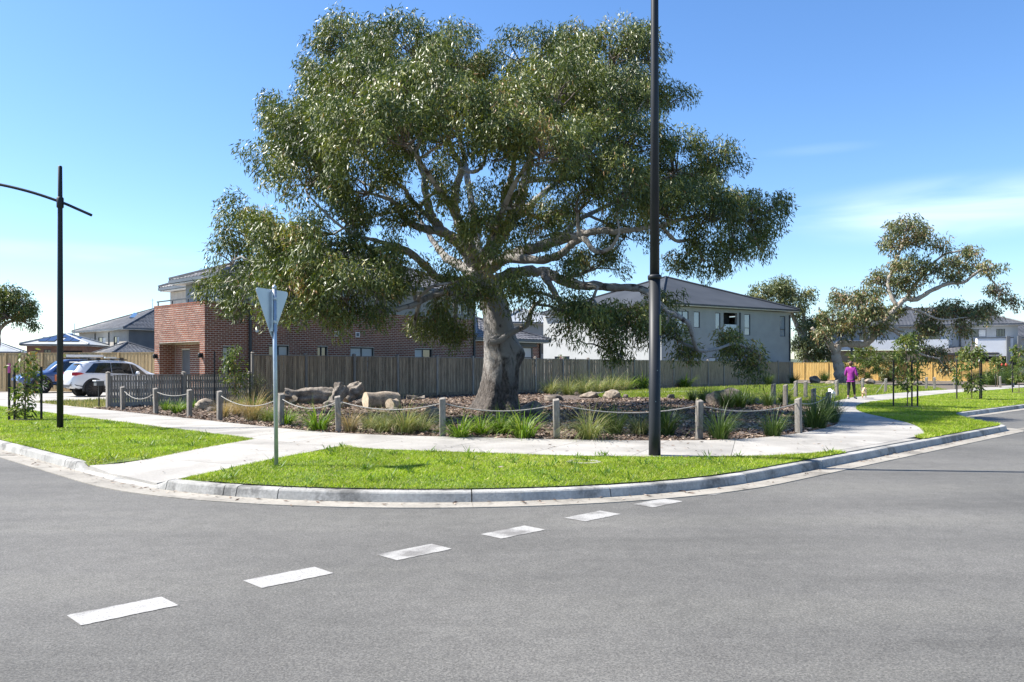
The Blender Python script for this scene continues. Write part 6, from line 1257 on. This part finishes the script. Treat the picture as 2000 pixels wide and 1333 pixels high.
link('body', sk(keys, ed, [rad[k] for k in keys], extra=fg), M['skin'], PS, True)
J2 = dict(J); J.update(hem=(0,0,.80), cl=(-.205,.06,1.0), cr=(.255,.03,.99))
link('top', sk(['hem','pel','w','ch','nk','sl','el','cl','sr','er','cr'], [('hem','pel'),('pel','w'),('w','ch'),('ch','nk'),('ch','sl'),('sl','el'),('el','cl'),('ch','sr'),('sr','er'),('er','cr')], [(.175,.145),(.165,.14),(.145,.12),(.155,.115),(.075,.065),.075,.062,.055,.075,.062,.055], root=1), M['purple'], PS, True)
J.update(wa=(0,0,.93), bl=(-.11,-.02,.13), br=(.118,.155,.15))
link('leggings', sk(['wa','hl','kl','bl','hr','kr','br'], [('wa','hl'),('hl','kl'),('kl','bl'),('wa','hr'),('hr','kr'),('kr','br')], [(.14,.12),.10,.068,.045,.10,.068,.045]), M['leggings'], PS, True)
hm = MB(); rg_ = random.Random(3)
for i in range(9):
    for k in range(14):
        th = math.pi*i/8; a = 2*math.pi*k/14; r = .098*(1+rg_.uniform(-.05,.05)); fr = 1.0 if math.sin(a) < .3 else .9
        z = math.cos(th)*.115; yv = math.sin(th)*math.sin(a)*r*fr*1.1-.012; hm.v.append((math.sin(th)*math.cos(a)*r*.95, yv if z > -.02 or yv < .03 else .03, 1.535+z))
hm.f = [(i*14+k, i*14+(k+1) % 14, (i+1)*14+(k+1) % 14, (i+1)*14+k) for i in range(8) for k in range(14)]
hm.build('hair', M['hair'], PS, True)
fm = MB().lathe([(.006,0),(.016,.014),(.012,.03)], 8, (0,.112,1.50), 'Y').lathe([(.009,0),(.011,.006)], 8, (-.033,.098,1.525), 'Y').lathe([(.009,0),(.011,.006)], 8, (.033,.098,1.525), 'Y').build('face_features', M['skin'], PS, True)
for k, t in (('al','tl'), ('ar','tr')):
    a, b = Vector(J[k]), Vector(J[t]); MB().tube([a+Vector((0,-.055,-.045)), a+Vector((0,-.03,-.03)), a.lerp(b,.5)+Vector((0,0,-.012)), b+Vector((0,.02,-.006)), b+Vector((0,.05,-.008))], [.02,.042,.042,.038,.015], 10).build('shoe', M['shoe'], PS, True)
def dog(px, py, s_, rz, label, mat, tail, fluffy=0.0):
    p = gp_(px, py); e = empty('dog', p+Vector((0,0,.03)), rz, label, 'dog', 'dogs on leads')
    v = [(0,-.22,.33),(0,-.05,.32),(0,.14,.33),(0,.24,.40),(0,.30,.47),(0,.40,.455),(0,-.28,.37),(0,-.33,.47),(-.07,-.24,.27),(-.075,-.20,.19),(-.075,-.27,.10),(-.075,-.25,.015),(.07,-.24,.27),(.075,-.17,.19),(.075,-.23,.10),(.075,-.20,.015),(-.065,.16,.24),(-.07,.15,.13),(-.07,.17,.015),(.065,.16,.24),(.07,.18,.13),(.07,.22,.015)]
    ed_ = [(0,1),(1,2),(2,3),(3,4),(4,5),(0,6),(6,7),(0,8),(8,9),(9,10),(10,11),(0,12),(12,13),(13,14),(14,15),(2,16),(16,17),(17,18),(2,19),(19,20),(20,21)]
    r = [.10,.098,.115,.075,.075,.035,.035,.02,.065,.04,.026,.026,.065,.04,.026,.026,.055,.03,.025,.055,.03,.025]
    r = [x*(1+fluffy) for x in r]; me = skin_mesh('body', [tuple(c*s_ for c in q) for q in v], ed_, [x*s_ for x in r])
    link('body', me, M[mat], e, True)
    for k in (-1, 1): MB().add([(k*.05*s_,.27*s_,.53*s_),(k*.10*s_,.28*s_,.50*s_),(k*.11*s_,.27*s_,.42*s_),(k*.07*s_,.30*s_,.50*s_)], [(0,1,2,3)]).build('ear', M[mat], e)
    MB().tube([(0,.232*s_,.41*s_),(0,.26*s_,.385*s_)], .088*s_*(1+fluffy), 12).build('collar', M['black'], e, True)
    return e, p
d1, p1 = dog(1688, 779, .92, math.radians(-24), 'tan and white short-haired dog on the right of the walker', 'fur_tan', 1)
d2, p2 = dog(1624, 781, .86, math.radians(-5), 'small white fluffy dog left of the walker', 'fur_white', 1, .22)
hr_ = PS.matrix_basis @ Vector(J2['pr']); hl_ = PS.matrix_basis @ Vector(J2['pl'])
for a, (d, p), lb in ((hr_, (d1, p1), 'dark lead from the walker\'s right hand to the tan dog'), (hl_, (d2, p2), 'dark lead from the walker\'s left hand to the white dog')):
    b = d.matrix_basis @ Vector((0, .25, .42)); q = [a.lerp(b, t)-Vector((0,0,.06*4*t*(1-t))) for t in np.linspace(0, 1, 8)]
    tag(MB().tube(q, .008, 5).build('leash', M['black'], smooth=True), lb, 'leash')
